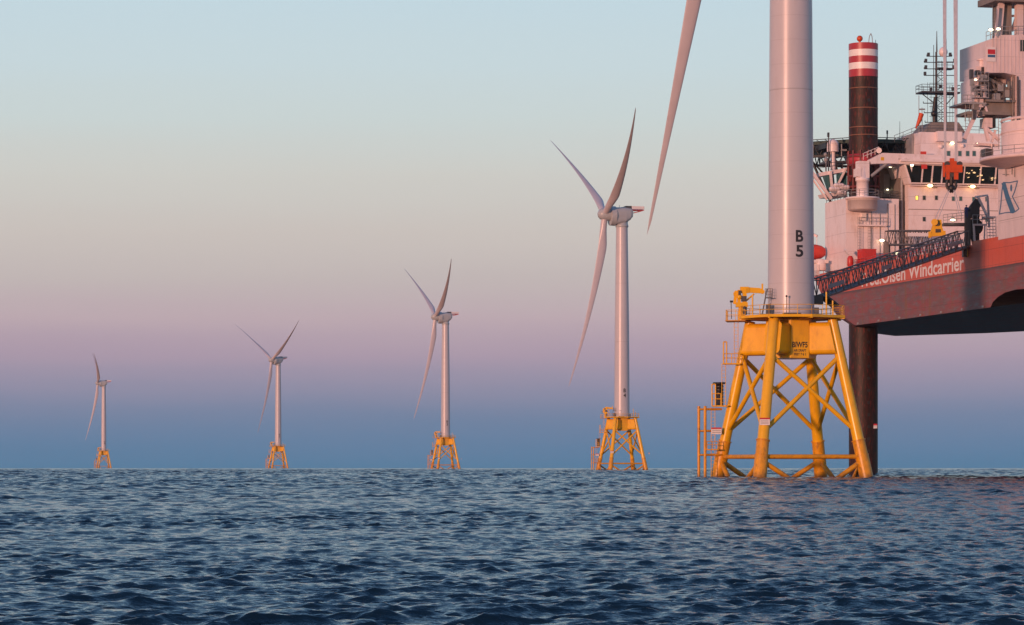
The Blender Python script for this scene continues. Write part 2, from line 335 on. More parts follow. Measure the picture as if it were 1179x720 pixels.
# ------------------------------------------------------------------ the sea
EARTH = 6.37e6
def drop(x, y): return -(x * x + y * y) / (2 * EARTH)
def build_sea():
    rng = np.random.default_rng(11)
    rows = [24.0]
    while rows[-1] < 420: rows.append(rows[-1] * 1.0015)
    while rows[-1] < 1500: rows.append(rows[-1] + .66)
    while rows[-1] < 4950: rows.append(rows[-1] + 2.2)
    d = np.array(rows); nr = len(d); nc = 580
    a = np.linspace(-.235, .235, nc)
    D, A = np.meshgrid(d, a, indexing='ij')
    X = D * np.sin(A); Y = D * np.cos(A)
    dsp = np.gradient(d)[:, None] * np.ones_like(A); wsp = D * (a[1] - a[0])
    X = X.astype(np.float32); Y = Y.astype(np.float32)
    Z = np.zeros_like(X); DX = np.zeros_like(X); DY = np.zeros_like(X)
    # wind patches: the fine chop is stronger in some places than in others
    patch = np.zeros_like(X)
    for lam, am in ((9, .06), (14, .07), (23, .07), (37, .06), (61, .05)):
        for _ in range(2):
            th = rng.uniform(0, 6.28); patch += am * np.sin(6.283 / lam * (math.cos(th) * X * .55 + math.sin(th) * Y) + rng.uniform(0, 6.28)).astype(np.float32)
    patch = np.clip(1 + patch, .35, 1.7)
    trains = []
    for i in range(120): trains.append((0.11 * (20 ** (i / 119.0)), .062, 30))            # chop, 0.11 m to 2.2 m
    for i in range(20): trains.append((2.3 * (4.0 ** (i / 19.0)), .011, 24))             # longer waves, 2.3 m to 9.2 m
    for lam, slope, spread in trains:
        lam *= rng.uniform(.94, 1.06)
        th = -math.pi / 2 + R(14) + rng.normal(0, R(spread))   # travelling towards the boat
        kx, ky = math.cos(th) * 2 * math.pi / lam, math.sin(th) * 2 * math.pi / lam
        slope *= min(1.0, (lam / .22) ** .4) * (min(1.0, .4 / lam) ** .68 if lam < 2.25 else 1)
        amp = slope * lam / (2 * math.pi) * rng.uniform(.5, 1.4)
        samp = np.maximum(dsp[:, 0] * abs(math.sin(th)), wsp[:, 0] * abs(math.cos(th)))
        fade = np.clip((lam / samp - 2.0) / 1.5, 0, 1)
        if lam > 1.0: fade = fade * (1 + 4.0 * np.clip((d - 70) / 450, 0, 1) + 1.5 * np.clip((d - 1300) / 800, 0, 1))      # the open sea outside is rougher
        n = int(np.count_nonzero(fade > 0))
        p1, p2 = rng.uniform(0, 6.28), rng.uniform(0, 6.28)
        if n < 2: continue
        x, y = X[:n], Y[:n]
        ph = (kx * x + ky * y + p1).astype(np.float32)
        # wave groups: each train comes and goes over several lengths
        g = .62 + .55 * np.sin((kx * .17 - ky * .07) * x + (ky * .15 + kx * .08) * y + p2)
        aa = (amp * fade[:n, None] * g).astype(np.float32) * (patch[:n] if lam < 1.4 else 1)
        Z[:n] += aa * np.cos(ph); sn = aa * np.sin(ph) * .95
        DX[:n] -= math.cos(th) * sn; DY[:n] -= math.sin(th) * sn
    X = X + DX; Y = Y + DY; Z = Z + drop(X, Y)
    V = np.stack([X, Y, Z], -1).reshape(-1, 3)
    idx = np.arange(nr * nc).reshape(nr, nc)
    Q = np.stack([idx[:-1, :-1], idx[:-1, 1:], idx[1:, 1:], idx[1:, :-1]], -1).reshape(-1, 4)
    # the rest of the disc, coarse: outside the field of view
    rr = np.array([0, 6, 18, 60, 200, 700, 2500, 4950.0]); aa = np.linspace(.235, 2 * math.pi - .235, 90)
    E, B = np.meshgrid(rr, aa, indexing='ij'); ex = E * np.sin(B); ey = E * np.cos(B)
    V2 = np.stack([ex, ey, drop(ex, ey) - .02], -1).reshape(-1, 3)
    id2 = np.arange(len(V2)).reshape(E.shape) + len(V)
    Q2 = np.stack([id2[:-1, :-1], id2[:-1, 1:], id2[1:, 1:], id2[1:, :-1]], -1).reshape(-1, 4)
    V = np.concatenate([V, V2, [[0, 0, -.05], [24 * math.sin(-.235), 24 * math.cos(.235), -.05], [24 * math.sin(.235), 24 * math.cos(.235), -.05]]])
    n0 = len(V) - 3
    me = bpy.data.meshes.new('sea'); Q = np.concatenate([Q, Q2])
    nl = len(Q) * 4 + 3
    me.vertices.add(len(V)); me.vertices.foreach_set('co', V.astype(np.float32).ravel())
    me.loops.add(nl); me.loops.foreach_set('vertex_index', np.concatenate([Q.ravel(), [n0, n0 + 1, n0 + 2]]).astype(np.int32))
    me.polygons.add(len(Q) + 1); me.polygons.foreach_set('loop_start', np.concatenate([np.arange(len(Q)) * 4, [len(Q) * 4]]).astype(np.int32))
    me.update(calc_edges=True); me.validate()
    me.polygons.foreach_set('use_smooth', np.ones(len(me.polygons), bool))
    m = bpy.data.materials.new('sea water'); m.use_nodes = True
    t = m.node_tree; L = t.links.new; p = t.nodes['Principled BSDF']
    p.inputs['Base Color'].default_value = (.005, .017, .032, 1); p.inputs['Roughness'].default_value = .09; p.inputs['IOR'].default_value = 1.333
    co = t.nodes.new('ShaderNodeTexCoord')
    def nz(scale, sc, detail):
        mp = t.nodes.new('ShaderNodeMapping'); mp.inputs['Scale'].default_value = sc; mp.inputs['Rotation'].default_value = (0, 0, R(14)); L(co.outputs['Object'], mp.inputs['Vector'])
        n = t.nodes.new('ShaderNodeTexNoise'); n.inputs['Scale'].default_value = scale; n.inputs['Detail'].default_value = detail; n.inputs['Roughness'].default_value = .55
        L(mp.outputs[0], n.inputs['Vector']); return n.outputs[0]
    b1 = t.nodes.new('ShaderNodeBump'); b1.inputs['Strength'].default_value = 1; b1.inputs['Distance'].default_value = .040; L(nz(4.5, (.6, 1, 1), 4), b1.inputs['Height'])
    b2 = t.nodes.new('ShaderNodeBump'); b2.inputs['Strength'].default_value = 1; b2.inputs['Distance'].default_value = .05; L(nz(.8, (.6, 1, 1), 3), b2.inputs['Height']); L(b1.outputs[0], b2.inputs['Normal'])
    b3 = t.nodes.new('ShaderNodeBump'); b3.inputs['Strength'].default_value = 1; b3.inputs['Distance'].default_value = .014; L(nz(15, (.45, 1, 1), 2), b3.inputs['Height']); L(b2.outputs[0], b3.inputs['Normal'])
    L(b3.outputs[0], p.inputs['Normal'])
    me.materials.append(m)
    o = bpy.data.objects.new('sea', me); COL.objects.link(o)
    tag(o, kind='structure', label='dark blue choppy sea reaching to the horizon')
build_sea()

# ------------------------------------------------------------------ the evening air
HAZE = 3.0e-5
hm = bpy.data.materials.new('evening haze'); hm.use_nodes = True; ht = hm.node_tree; ht.nodes.clear()
pv = ht.nodes.new('ShaderNodeVolumePrincipled'); pv.inputs['Color'].default_value = (.80, .84, .92, 1); pv.inputs['Density'].default_value = HAZE; pv.inputs['Anisotropy'].default_value = 0.0
ho_ = ht.nodes.new('ShaderNodeOutputMaterial'); ht.links.new(pv.outputs[0], ho_.inputs['Volume'])

# ------------------------------------------------------------------ wind turbine
ARM = [R(-27.6 + 90 * i) for i in range(4)]            # right, back, left, front
def arm_pt(i, r, z): return Vector((r * math.cos(ARM[i]), r * math.sin(ARM[i]), z))
def leg_pt(i, z): return arm_pt(i, 10.3 - .23 * z, z)
HUB_Z, HUB_X, ROTOR = 98.5, 6.9, 67.6

def blade_mesh(prebend=8.6):
    mb = MB(); nsec, n = 34, 20; rings = []
    for k in range(nsec + 1):
        u = k / nsec; r = 1.6 + (ROTOR - 1.6) * u; q = r / ROTOR
        if q < .05: c, th = 2.5, 1.0
        elif q < .2:
            e = (q - .05) / .15; e = e * e * (3 - 2 * e); c = 2.5 + e * 1.0; th = 1.0 + e * (.38 - 1.0)
        else:
            e = (q - .2) / .8; c = 3.2 * (1 - e) ** 1.2 + .30; th = .38 - .2 * e
        if q > .965: c *= max(.06, math.sqrt(max(0, 1 - ((q - .965) / .035) ** 2)))
        tw = R(-14 * (1 - q) ** 1.6 + 4)
        bend = prebend * q ** 1.7
        ring = []
        for i in range(n):
            t = 2 * math.pi * i / n
            x = math.cos(t) * .5; y = math.sin(t) * .5 * th
            w = min(1, max(0, (1.0 - th) / .6))
            y *= 1 - w * .55 * (x - (-.5)) * .9               # thinner towards the trailing edge
            x -= w * .2
            X, Y = x * c, y * c
            ring.append((X * math.cos(tw) - Y * math.sin(tw) + bend, X * math.sin(tw) + Y * math.cos(tw), r))
        rings.append(ring)
    v = [p for r_ in rings for p in r_]
    f = [(k * n + i, k * n + (i + 1) % n, (k + 1) * n + (i + 1) % n, (k + 1) * n + i) for k in range(nsec) for i in range(n)]
    mb.add(v, f, True); mb.add(rings[-1], [tuple(range(n))])
    return mb

def hub_matrix(yaw, az):
    return Matrix.Rotation(yaw, 4, 'Z') @ Matrix.Translation((HUB_X, 0, HUB_Z)) @ Matrix.Rotation(R(-5), 4, 'Y') @ Matrix.Rotation(-az, 4, 'X')

def make_turbine():
    root = empty('wind_turbine')
    Y, YW = M['yellow'], M['yellow_wet']
    # --- jacket
    for i in range(4):
        lg = MB().tube(leg_pt(i, 4.8), leg_pt(i, 20.2), .72, .66, 20).build('leg', Y, root)
        sl = MB().tube(leg_pt(i, -6), leg_pt(i, 2.9), .9, .86, 20).tube(leg_pt(i, 2.9), leg_pt(i, 4.8), .80, .80, 20)
        for z in (2.9, 4.8): sl.tube(leg_pt(i, z - .06), leg_pt(i, z + .06), .9, .9, 20)
        sl.build('pile_sleeve', YW, lg)
        MB().tube(leg_pt(i, 14.9), leg_pt(i, 15.05), .73, .73, 20).build('weld_ring', Y, lg)
        j = (i + 1) % 4
        for p, q in ((i, j), (j, i)):
            MB().tube(leg_pt(p, 15.6), leg_pt(q, 5.9), .30, .30, 12).build('diagonal_brace', Y, root)
            MB().tube(leg_pt(p, 2.3), leg_pt(q, -7.5), .32, .32, 12).build('lower_brace', YW, root)
        MB().tube(leg_pt(i, 2.75), leg_pt(j, 2.75), .29, .29, 12).build('horizontal_brace', YW, root)
    # --- transition piece: octagonal column and four box girders
    col = []
    for z in (15.3, 20.45):
        col.append([(3.2 * math.cos(ARM[0] + R(22.5 + 45 * k)), 3.2 * math.sin(ARM[0] + R(22.5 + 45 * k)), z) for k in range(8)])
    tp = MB().add(col[0] + col[1], [(k, (k + 1) % 8, 8 + (k + 1) % 8, 8 + k) for k in range(8)] + [tuple(range(8))[::-1], tuple(range(8, 16))]).build('transition_piece', Y, root)
    for i in range(4):
        a = ARM[i]; d = Vector((math.cos(a), math.sin(a), 0)); s = Vector((-math.sin(a), math.cos(a), 0))
        prof = []
        z0, z1, hw, cr = 15.75, 19.85, 1.1, .55
        for cx_, cz_, a0 in ((hw - cr, z1 - cr, 0), (-hw + cr, z1 - cr, 90), (-hw + cr, z0 + cr, 180), (hw - cr, z0 + cr, 270)):
            for k in range(5):
                t = R(a0 + 22.5 * k); prof.append((cx_ + cr * math.cos(t), cz_ + cr * math.sin(t)))
        n = len(prof)
        A0 = [d * 2.6 + s * x + Vector((0, 0, z)) for x, z in prof]; A1 = [d * (6.5 - .23 * (z - 16)) + s * x + Vector((0, 0, z)) for x, z in prof]
        g = MB()
        g.add(A0 + A1, [(k, (k + 1) % n, n + (k + 1) % n, n + k) for k in range(n)], False)
        g.add(A1, [tuple(range(n))])
        g.build('box_girder', Y, root)
    # --- deck, railing
    pts = []
    for k in range(8):
        a = ARM[0] + R(45 * k); r = 7.35 if k % 2 == 0 else 6.9
        pts.append((r * math.cos(a), r * math.sin(a)))
    dk = MB().plate([(x, y, 20.5) for x, y in pts], (0, 0, .12))
    dk.plate([(-8.4, .2, 20.1), (-5.9, -.6, 20.1), (-5.2, 2.6, 20.1), (-7.9, 3.6, 20.1)], (0, 0, .14))
    dk = dk.build('deck', M['grating'], root)
    eb = MB()
    for k in range(8):
        a, b = pts[k], pts[(k + 1) % 8]
        eb.beam((a[0], a[1], 20.52), (b[0], b[1], 20.52), .12, .34); eb.beam((0, 0, 20.36), (a[0], a[1], 20.36), .22, .26)
    eb.build('edge_beam', Y, dk)
    rl = MB().rail([(x * .985, y * .985, 20.62) for x, y in pts + pts[:1]], 1.3, 1.7, .04)
    rl.rail([(-8.3, .25, 20.24), (-7.85, 3.5, 20.24), (-5.3, 2.55, 20.24)], 1.3, 1.2, .035); rl.rail([(-8.3, .25, 20.24), (-5.9, -.55, 20.24)], 1.3, 1.2, .035)
    rl.build('railing', Y, dk)
    # --- davit crane
    cx, cy = -6.3, .2
    dc = MB().tube((cx, cy, 20.2), (cx, cy, 22.2), .48, .42, 12).box(cx - .75, cx + .75, cy - .55, cy + .55, 21.9, 22.5).box(cx - .55, cx - .15, cy - .4, cy + .4, 22.4, 24.1).box(cx + .1, cx + .62, cy - .4, cy + .4, 22.4, 24.3)
    dc.box(cx - .2, cx + .9, cy - .3, cy + .3, 23.7, 24.5).beam((cx - .9, cy, 22.3), (cx - .7, cy, 24.0), .3, .4).tube((cx + .2, cy, 22.4), (cx + 1.6, cy, 23.6), .11, .11, 8)
    dc.sphere((cx - .3, cy - .3, 23.2), .35); dc.box(cx - 1.05, cx - .5, cy - .2, cy + .2, 23.4, 23.8)
    dc = dc.build('davit_crane', Y, root)
    MB().plate([(cx + .7, cy - .18, 24.45), (cx + .9, cy - .18, 23.75), (cx + 2.9, cy - .18, 23.65), (cx + 2.95, cy - .18, 24.0), (cx + 2.3, cy - .18, 24.35)], (0, .36, 0)).beam((cx + 2.65, cy, 23.6), (cx + 2.65, cy, 24.9), .22, .22).build('jib', Y, dc)
    MB().box(cx - .1, cx + .6, cy - .55, cy - .41, 22.6, 23.3).box(cx - .45, cx - .1, cy - .56, cy - .41, 23.2, 24.0).build('winch', M['darksteel'], dc)
    MB().tube((cx + .35, cy - .3, 20.9), (cx + .35, cy - .3, 22.0), .3, .3, 8).build('slewing_motor', M['darksteel'], dc)
    MB().tube((cx - 1.35, cy, 22.6), (cx - 1.3, cy, 20.4), .05, .05, 5).box(cx - 1.5, cx - 1.1, cy - .15, cy + .15, 22.5, 22.75).build('hook_cable', M['black'], dc)
    MB().tube((-5.05, -1.6, 20.6), (-5.05, -1.6, 23.4), .1, .1, 8).build('post', Y, root)
    MB().tube((4.3, -2.2, 20.6), (4.3, -2.2, 23.7), .11, .11, 8).tube((5.1, -2.3, 20.6), (5.1, -2.3, 22.6), .1, .1, 8).build('post', Y, root)
    # --- equipment on the deck
    lc = MB().box(-3.4, -2.75, -2.6, -2.1, 20.62, 22.1).build('locker', M['greysteel'], root)
    MB().box(2.7, 3.3, -2.9, -2.3, 20.62, 21.7).build('locker', M['greysteel'], root)
    st = MB().ladder((-3.9, -2.2, 20.62), (-3.25, -2.2, 24.1), (0, 1, 0), .9, .4, .06).rail([(-3.5, -2.6, 23.0), (-2.6, -2.9, 23.0)], 1.1, .35, .03, (1, .65, .3)).box(-3.5, -2.6, -2.95, -2.1, 22.9, 23.0)
    st.build('access_stair', M['greysteel'], root)
    MB().tube((-.9, -3.6, 20.62), (-.9, -3.6, 23.0), .04, .04, 6).sphere((-.9, -3.6, 23.1), .14).build('beacon_post', M['black'], root)
    MB().box(-1.5, .8, -5.3, -4.6, 20.62, 20.9).build('hatch', M['darksteel'], root)
    # --- ladders, rest platforms, boat landing (left)
    lm = M['yellow_wet']
    bl = MB().tube((-11.55, 4.0, -2), (-11.55, 4.0, 9.3), .19, .19, 10).tube((-10.8, 2.9, -2), (-10.8, 2.9, 9.3), .19, .19, 10)
    for z in (8.9, 6.1, 3.0):
        bl.tube((-11.55, 4.0, z), (-9.0, 4.2, z), .14, .14, 8); bl.tube((-10.8, 2.9, z), (-8.6, 3.6, z), .14, .14, 8); bl.tube((-11.55, 4.0, z), (-10.8, 2.9, z), .1, .1, 8)
    bl = bl.build('boat_landing', lm, root)
    MB().ladder((-9.75, 3.3, -1), (-9.75, 3.3, 9.2), (1, .1, 0), .5).ladder((-8.45, 2.2, 9.3), (-8.45, 2.2, 14.8), (1, .1, 0), .5).ladder((-6.9, 1.6, 14.8), (-6.9, 1.6, 20.3), (1, .1, 0), .5).build('ladder', Y, root)
    rp = MB().box(-9.9, -7.9, 2.4, 3.6, 9.2, 9.38).rail([(-9.9, 3.5, 9.38), (-9.9, 2.4, 9.38), (-8.8, 2.4, 9.38)], 1.5, .8, .06, (1, .55)).tube((-9.95, 2.4, 9.3), (-9.95, 2.4, 12.1), .09, .09, 6).tube((-9.5, 2.4, 9.3), (-9.5, 2.4, 12.1), .09, .09, 6).tube((-9.95, 2.4, 12.1), (-9.5, 2.4, 12.1), .09, .09, 6)
    rp.build('rest_platform', Y, root)
    rp = MB().box(-8.6, -6.4, 1.2, 2.6, 14.6, 14.78).rail([(-8.5, 2.5, 14.78), (-8.5, 1.3, 14.78), (-6.5, 1.3, 14.78)], 1.2, .8, .06, (1, .55)).tube((-8.55, 1.25, 14.7), (-8.55, 1.25, 17.5), .09, .09, 6).tube((-8.15, 1.25, 14.7), (-8.15, 1.25, 17.5), .09, .09, 6).tube((-8.55, 1.25, 17.5), (-8.15, 1.25, 17.5), .09, .09, 6)
    rp.build('rest_platform', Y, root)
    rp = MB().box(-10.7, -9.1, 2.2, 3.5, 3.6, 3.75).rail([(-10.6, 2.3, 3.75), (-9.2, 2.3, 3.75)], 1.0, .7, .05, (1, .55)).build('rest_platform', lm, root)
    ft = MB().lathe([(.58, 9.4), (.52, 9.5), (.52, 12.2), (.85, 12.22), (.85, 12.42), (.5, 12.44)], 16, (-8.8, 5.4, 0))
    for k in range(6): ft.lathe([(.56, 9.8 + .4 * k), (.56, 9.9 + .4 * k)], 16, (-8.8, 5.4, 0), cap=False)
    ft.build('fender_tube', M['black'], root)
    # --- warning signs: white plate, red head, lines of small print
    def sign(c, w, h):
        x, y, z = c
        s_ = MB().box(x - w / 2, x + w / 2, y, y + .05, z - h / 2, z + h / 2 - .2).build('warning_sign', M['signwhite'], root)
        MB().box(x - w / 2, x + w / 2, y - .003, y + .05, z + h / 2 - .198, z + h / 2).build('red_header', M['signred'], s_)
        for k in range(2):
            pr = MB(); xx = x - w * .4
            while xx < x + w * .38:
                l_ = random.uniform(.03, .07); pr.box(xx, xx + l_, y - .006, y + .01, z + h * .13 - k * .26 - .13, z + h * .13 - k * .26); xx += l_ + .025
            pr.build('small_print', M['midgrey'], s_)
    p = leg_pt(3, 7.1); sign((p.x - .05, p.y - .86, 7.15), 1.28, .92)
    sign((-9.35, 2.9, 6.1), 1.34, .86)
    sign((10.25, -4.6, 6.6), .45, .6)
    # --- tower
    tw = MB().lathe([(3.0, 20.6), (2.97, 21.2), (2.96, 24), (2.72, 60), (2.25, 93.6)], 96)
    tw = tw.build('tower', M['tower'], root)
    for z, r in ((49.5, 2.79), (72, 2.56)): MB().lathe([(r, z), (r + .012, z + .01), (r + .012, z + .05), (r, z + .06)], 96, cap=False).build('flange_seam', M['midgrey'], tw)
    MB().lathe([(3.0, 20.62), (3.2, 20.63), (3.2, 20.8), (3.0, 20.82)], 64, cap=False).build('base_flange', M['midgrey'], tw)
    # --- nacelle (frame: +x upwind) and rotor
    nm = MB()
    secs = [(4.9, 3.0, 3.0, 0), (4.8, 3.7, 3.7, 0), (2.9, 3.8, 3.8, 0), (2.8, 3.2, 3.3, 0), (1.5, 3.1, 3.3, .05), (-1.0, 2.9, 3.1, .25), (-3.0, 2.5, 2.3, .8), (-3.9, 2.0, 1.6, 1.2)]
    rings = []
    for x, hy, hz, dz in secs:
        e = .55 if x < 2.85 else 1.0
        ring = []
        for i in range(28):
            t = 2 * math.pi * i / 28; c_, s_ = math.cos(t), math.sin(t)
            ring.append((x, hy * math.copysign(abs(c_) ** e, c_), HUB_Z - .6 + dz + hz * math.copysign(abs(s_) ** e, s_)))
        rings.append(ring)
    nn = 28
    nm.add([p for r_ in rings for p in r_], [(k * nn + (i + 1) % nn, k * nn + i, (k + 1) * nn + i, (k + 1) * nn + (i + 1) % nn) for k in range(len(secs) - 1) for i in range(nn)], False)
    nm.add(rings[0], [tuple(range(nn))]); nm.add(rings[-1], [tuple(range(nn))[::-1]])
    na = nm.build('nacelle', M['nacelle'], root)
    hp = MB().box(-8.4, -3.0, -1.9, 1.9, HUB_Z + 1.6, HUB_Z + 1.85).beam((-8, 1.2, HUB_Z + 1.6), (-3.2, 1.2, HUB_Z + .4), .2, .3).beam((-8, -1.2, HUB_Z + 1.6), (-3.2, -1.2, HUB_Z + .4), .2, .3).build('hoist_platform', M['red'], na)
    MB().box(-8.4, -3.4, -1.95, -1.85, HUB_Z + 2.1, HUB_Z + 3.2).box(-8.4, -3.4, 1.85, 1.95, HUB_Z + 2.1, HUB_Z + 3.2).box(-8.45, -8.35, -1.9, 1.9, HUB_Z + 2.1, HUB_Z + 3.2).build('platform_screen', M['signwhite'], na)
    MB().box(-3.6, -1.2, -1.6, 1.6, HUB_Z + 2.2, HUB_Z + 3.3).box(-.6, .2, -.6, .6, HUB_Z + 2.4, HUB_Z + 2.9).tube((1.2, .8, HUB_Z + 2.4), (1.2, .8, HUB_Z + 3.6), .07, .07, 5).build('roof_gear', M['darksteel'], na)
    MB().lathe([(2.2, 93.5), (2.5, 93.7), (2.5, 94.5), (2.3, 94.7), (2.35, 96.5)], 32).build('yaw_bearing', M['nacelle'], na)
    hb = MB(); prof = [(2.35, -2.4), (2.45, -1.2), (2.4, .6), (2.1, 1.6), (1.4, 2.4), (.5, 2.8), (.05, 2.85)]
    v = []
    for r, x in prof:
        for i in range(24): t = 2 * math.pi * i / 24; v.append((x, r * math.cos(t), r * math.sin(t)))
    hb.add(v, [(k * 24 + i, k * 24 + (i + 1) % 24, (k + 1) * 24 + (i + 1) % 24, (k + 1) * 24 + i) for k in range(len(prof) - 1) for i in range(24)], True)
    hb.add(v[:24], [tuple(range(24))[::-1]])
    for k in range(3):
        t = R(120 * k); d = Vector((0, math.sin(t), math.cos(t))); hb.tube(d * .6, d * 1.75, 1.5, 1.38, 20)
    hb = hb.build('hub', M['nacelle'], root)
    b0 = blade_mesh().build('blade', M['blade'], hb)
    for k in (1, 2):
        b = b0.copy(); COL.objects.link(b); b.parent = hb; b.rotation_euler = (R(-120 * k), 0, 0)
    return root

def place_turbine(root, x, y, yaw, az, label, lower=0.0):
    root.location = (x, y, drop(x, y)); tag(root, label, 'wind turbine', 'wind turbines standing in a row in the sea')
    for c in root.children:
        n = c.name.split('.')[0]
        if n == 'nacelle': c.rotation_euler = (0, 0, yaw); c.location.z = -lower
        if n == 'hub': c.matrix_local = Matrix.Translation((0, 0, -lower)) @ hub_matrix(yaw, az)
def copy_tree(o, parent=None):
    c = o.copy(); COL.objects.link(c)
    if parent: c.parent = parent
    for ch in list(o.children): copy_tree(ch, c)
    return c
def mark(root, chars, x, y):
    """The turbine's number, written down the tower on the side facing the boat, wrapped on its curve."""
    base = math.atan2(-y, -x) + R(22)
    mb = MB()
    for ch, z0 in zip(chars, (30.1, 28.2)):
        v, f, w = text_points(ch, 1.48, True, .03, 14); k = 1.02 / w; out = []
        for (a, b) in v:
            z = z0 + b; r = 2.96 - .24 * (z - 24) / 36 + .012; t = base + (a * k - .51) / r; out.append((r * math.cos(t), r * math.sin(t), z))
        mb.add(out, f)
    mb.build('number_lettering', M['text_black'], root)
def field_code(root):
    """The three lines on the transition piece."""
    a = ARM[3] + R(45); ap = 3.2 * math.cos(R(22.5)) + .006
    nrm_ = Vector((math.cos(a), math.sin(a), 0)); tg = Vector((-math.sin(a), math.cos(a), 0))
    mb = MB()
    for body, z, h, wid in (('BIWF5', 16.65, .72, 2.1), ('AIR DRAFT', 16.1, .32, 1.7), ('FEET 7 6 1', 15.62, .32, 1.6)):
        v, f, w = text_points(body, h, True, .03); k = wid / w
        mb.add([nrm_ * ap + tg * (p[0] * k - wid / 2) + Vector((0, 0, z + p[1])) for p in v], f)
    mb.build('code_lettering', M['text_black'], root)

t1 = make_turbine()
spots = [(35.7, 389, 192.5, 196, 'B5', 'nearest wind turbine, its tower marked B5, beside the jack-up ship'),
         (42.3, 1170, 194.8, 60.1, 'B4', 'white wind turbine second nearest, left of the hanging blade of the nearest one'),
         (-43, 1966, 196.8, 60.4, 'B3', 'middle wind turbine of the five, medium small, with swept blades'),
         (-212, 2756, 214.6, 60.4, 'B2', 'far wind turbine with its three blades spread in a wide Y'),
         (-470, 3500, 189, 62.5, 'B1', 'smallest and farthest wind turbine, rotor seen almost edge on')]
trees = [t1] + [copy_tree(t1) for _ in spots[1:]]
for o, (x, y, yaw, az, chars, label) in zip(trees, spots):
    place_turbine(o, x, y, R(yaw), R(az), label, 1.6 if o is t1 else 0.0); mark(o, chars, x, y)
field_code(t1)
straight = blade_mesh(1.5).build('blade', M['blade']); near_blade = straight.data; bpy.data.objects.remove(straight)   # the parked near rotor hangs straighter
for c in t1.children:
    if c.name.split('.')[0] == 'hub':
        for b in c.children: b.data = near_blade

tag(MB().box(-5000, 5000, -5000, 5000, -6, 200).build('haze', hm), 'thin evening haze over the whole sea', kind='stuff')

# ------------------------------------------------------------------ the jack-up ship
PHI = R(13.13); A0 = Vector((54.8, 485.0, 0)); EW = Vector((math.cos(PHI), math.sin(PHI), 0)); EB = Vector((-math.sin(PHI), math.cos(PHI), 0))
def at(px, py, D):                                      # world point of a photo pixel at a depth
    return Vector(((px - CX) / F * D, D, CAMZ + (HY - py) / F * D))
REF = [1045.0]                                          # column used where only a height is asked for (px = 0)
def S(px, py, b):                                       # ship-frame point (w, b, z) of a photo pixel on the plane b
    if px == 0: px = REF[0]
    k = (px - CX) / F                                   # A0 + w*EW + b*EB has x = k*y
    w = (k * (A0.y + b * EB.y) - (A0.x + b * EB.x)) / (EW.x - k * EW.y)
    D = A0.y + w * EW.y + b * EB.y
    return Vector((w, b, CAMZ + (HY - py) / F * D))
def to_local(p): q = p - A0; return Vector((q.dot(EW), q.dot(EB), p.z))
def to_world(l): return A0 + EW * l[0] + EB * l[1] + Vector((0, 0, l[2]))
def pbox(mb, x0, x1, yt, yb, b0, b1, zb=None):
    a = S(x0, yt, b0); c = S(x1, yb, b0); mb.box(a.x, c.x, b0, b1, c.z if zb is None else zb, a.z); return mb
ship = empty('jack_up_ship', A0, PHI, 'big white and orange jack-up work ship raised on legs above the sea', 'ship')

# hull
ZB, ZT = 24.0, 33.3
bot = [(0, -92), (0, 0), (2.5, 7), (9, 22), (20, 36), (31, 22), (37.5, 7), (40, 0), (40, -92)]
top = [(0, -92), (0, 17), (1.5, 25), (9, 38), (20, 46), (31, 38), (38.5, 25), (40, 17), (40, -92)]
lv = [(ZB, 0), (ZB + .5, .12), (ZB + 2, .4), (29.65, .78), (ZT, 1)]
hv = []; nb = len(bot)
for z, f in lv:
    for p, q in zip(bot, top): hv.append((p[0] + (q[0] - p[0]) * f, p[1] + (q[1] - p[1]) * f, z))
hf = []
for k in range(len(lv) - 1):
    for i in range(1, nb):
        hf.append((k * nb + i, k * nb + (i + 1) % nb, (k + 1) * nb + (i + 1) % nb, (k + 1) * nb + i)[::-1] if False else (k * nb + i, (k + 1) * nb + i, (k + 1) * nb + (i + 1) % nb, k * nb + (i + 1) % nb))
hull = MB().add(hv, hf)
hull.add(hv[-nb:], [tuple(range(nb))])
arch = [(-56.6, ZB), (-57.6, ZB + .75), (-59.5, ZB + 1.35), (-62, ZB + 1.8), (-66, ZB + 2.0), (-72, ZB + 1.8), (-75, ZB + 1.0), (-76.5, ZB)]
ends = [hv[k * nb + 1] for k in range(len(lv))]
side = [(0, b, z) for b, z in arch] + [(0, -92, ZB), (0, -92, ZT)] + ends[::-1]
hull.add(side, [tuple(range(len(side)))])
na_ = len(arch)
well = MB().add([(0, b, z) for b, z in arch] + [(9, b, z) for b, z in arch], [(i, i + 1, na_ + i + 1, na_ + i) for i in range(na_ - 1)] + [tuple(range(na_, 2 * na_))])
hull.add([(p[0], p[1], ZB) for p in bot], [tuple(range(nb))])
hull = hull.build('hull', M['hull'], ship)
well.build('leg_well', M['black'], hull)  # black colour puts the shade inside the arch into the surface
kn = MB()
for i in range(7):
    p = S(988 + 24 * i, 0, 0); k = (988 + 24 * i - CX) / F
    b = (A0.x - k * A0.y) / (k * EB.y - EB.x); kn.box(-.12, .03, b - .25, b + .25, ZB + .12, ZB + .4)
kn.build('anode', M['midgrey'], hull)
# bulwark rail along the port side
MB().rail([(.15, -45, ZT), (.15, 16, ZT)], 1.2, 1.8, .05, (1, .66, .33)).build('deck_railing', M['red'], ship)
MB().box(.02, .18, -92, -49.5, ZT, ZT + .5).build('bulwark', M['orange'], ship)

# name on the side
v, f, w = text_points('Fred.Olsen Windcarrier', 2.2, True, .018)
k = 43.6 / w
MB().add([(-.02, -3.0 - p[0] * k, 29.98 + p[1]) for p in v], f).build('name_lettering', M['text_white'], ship)

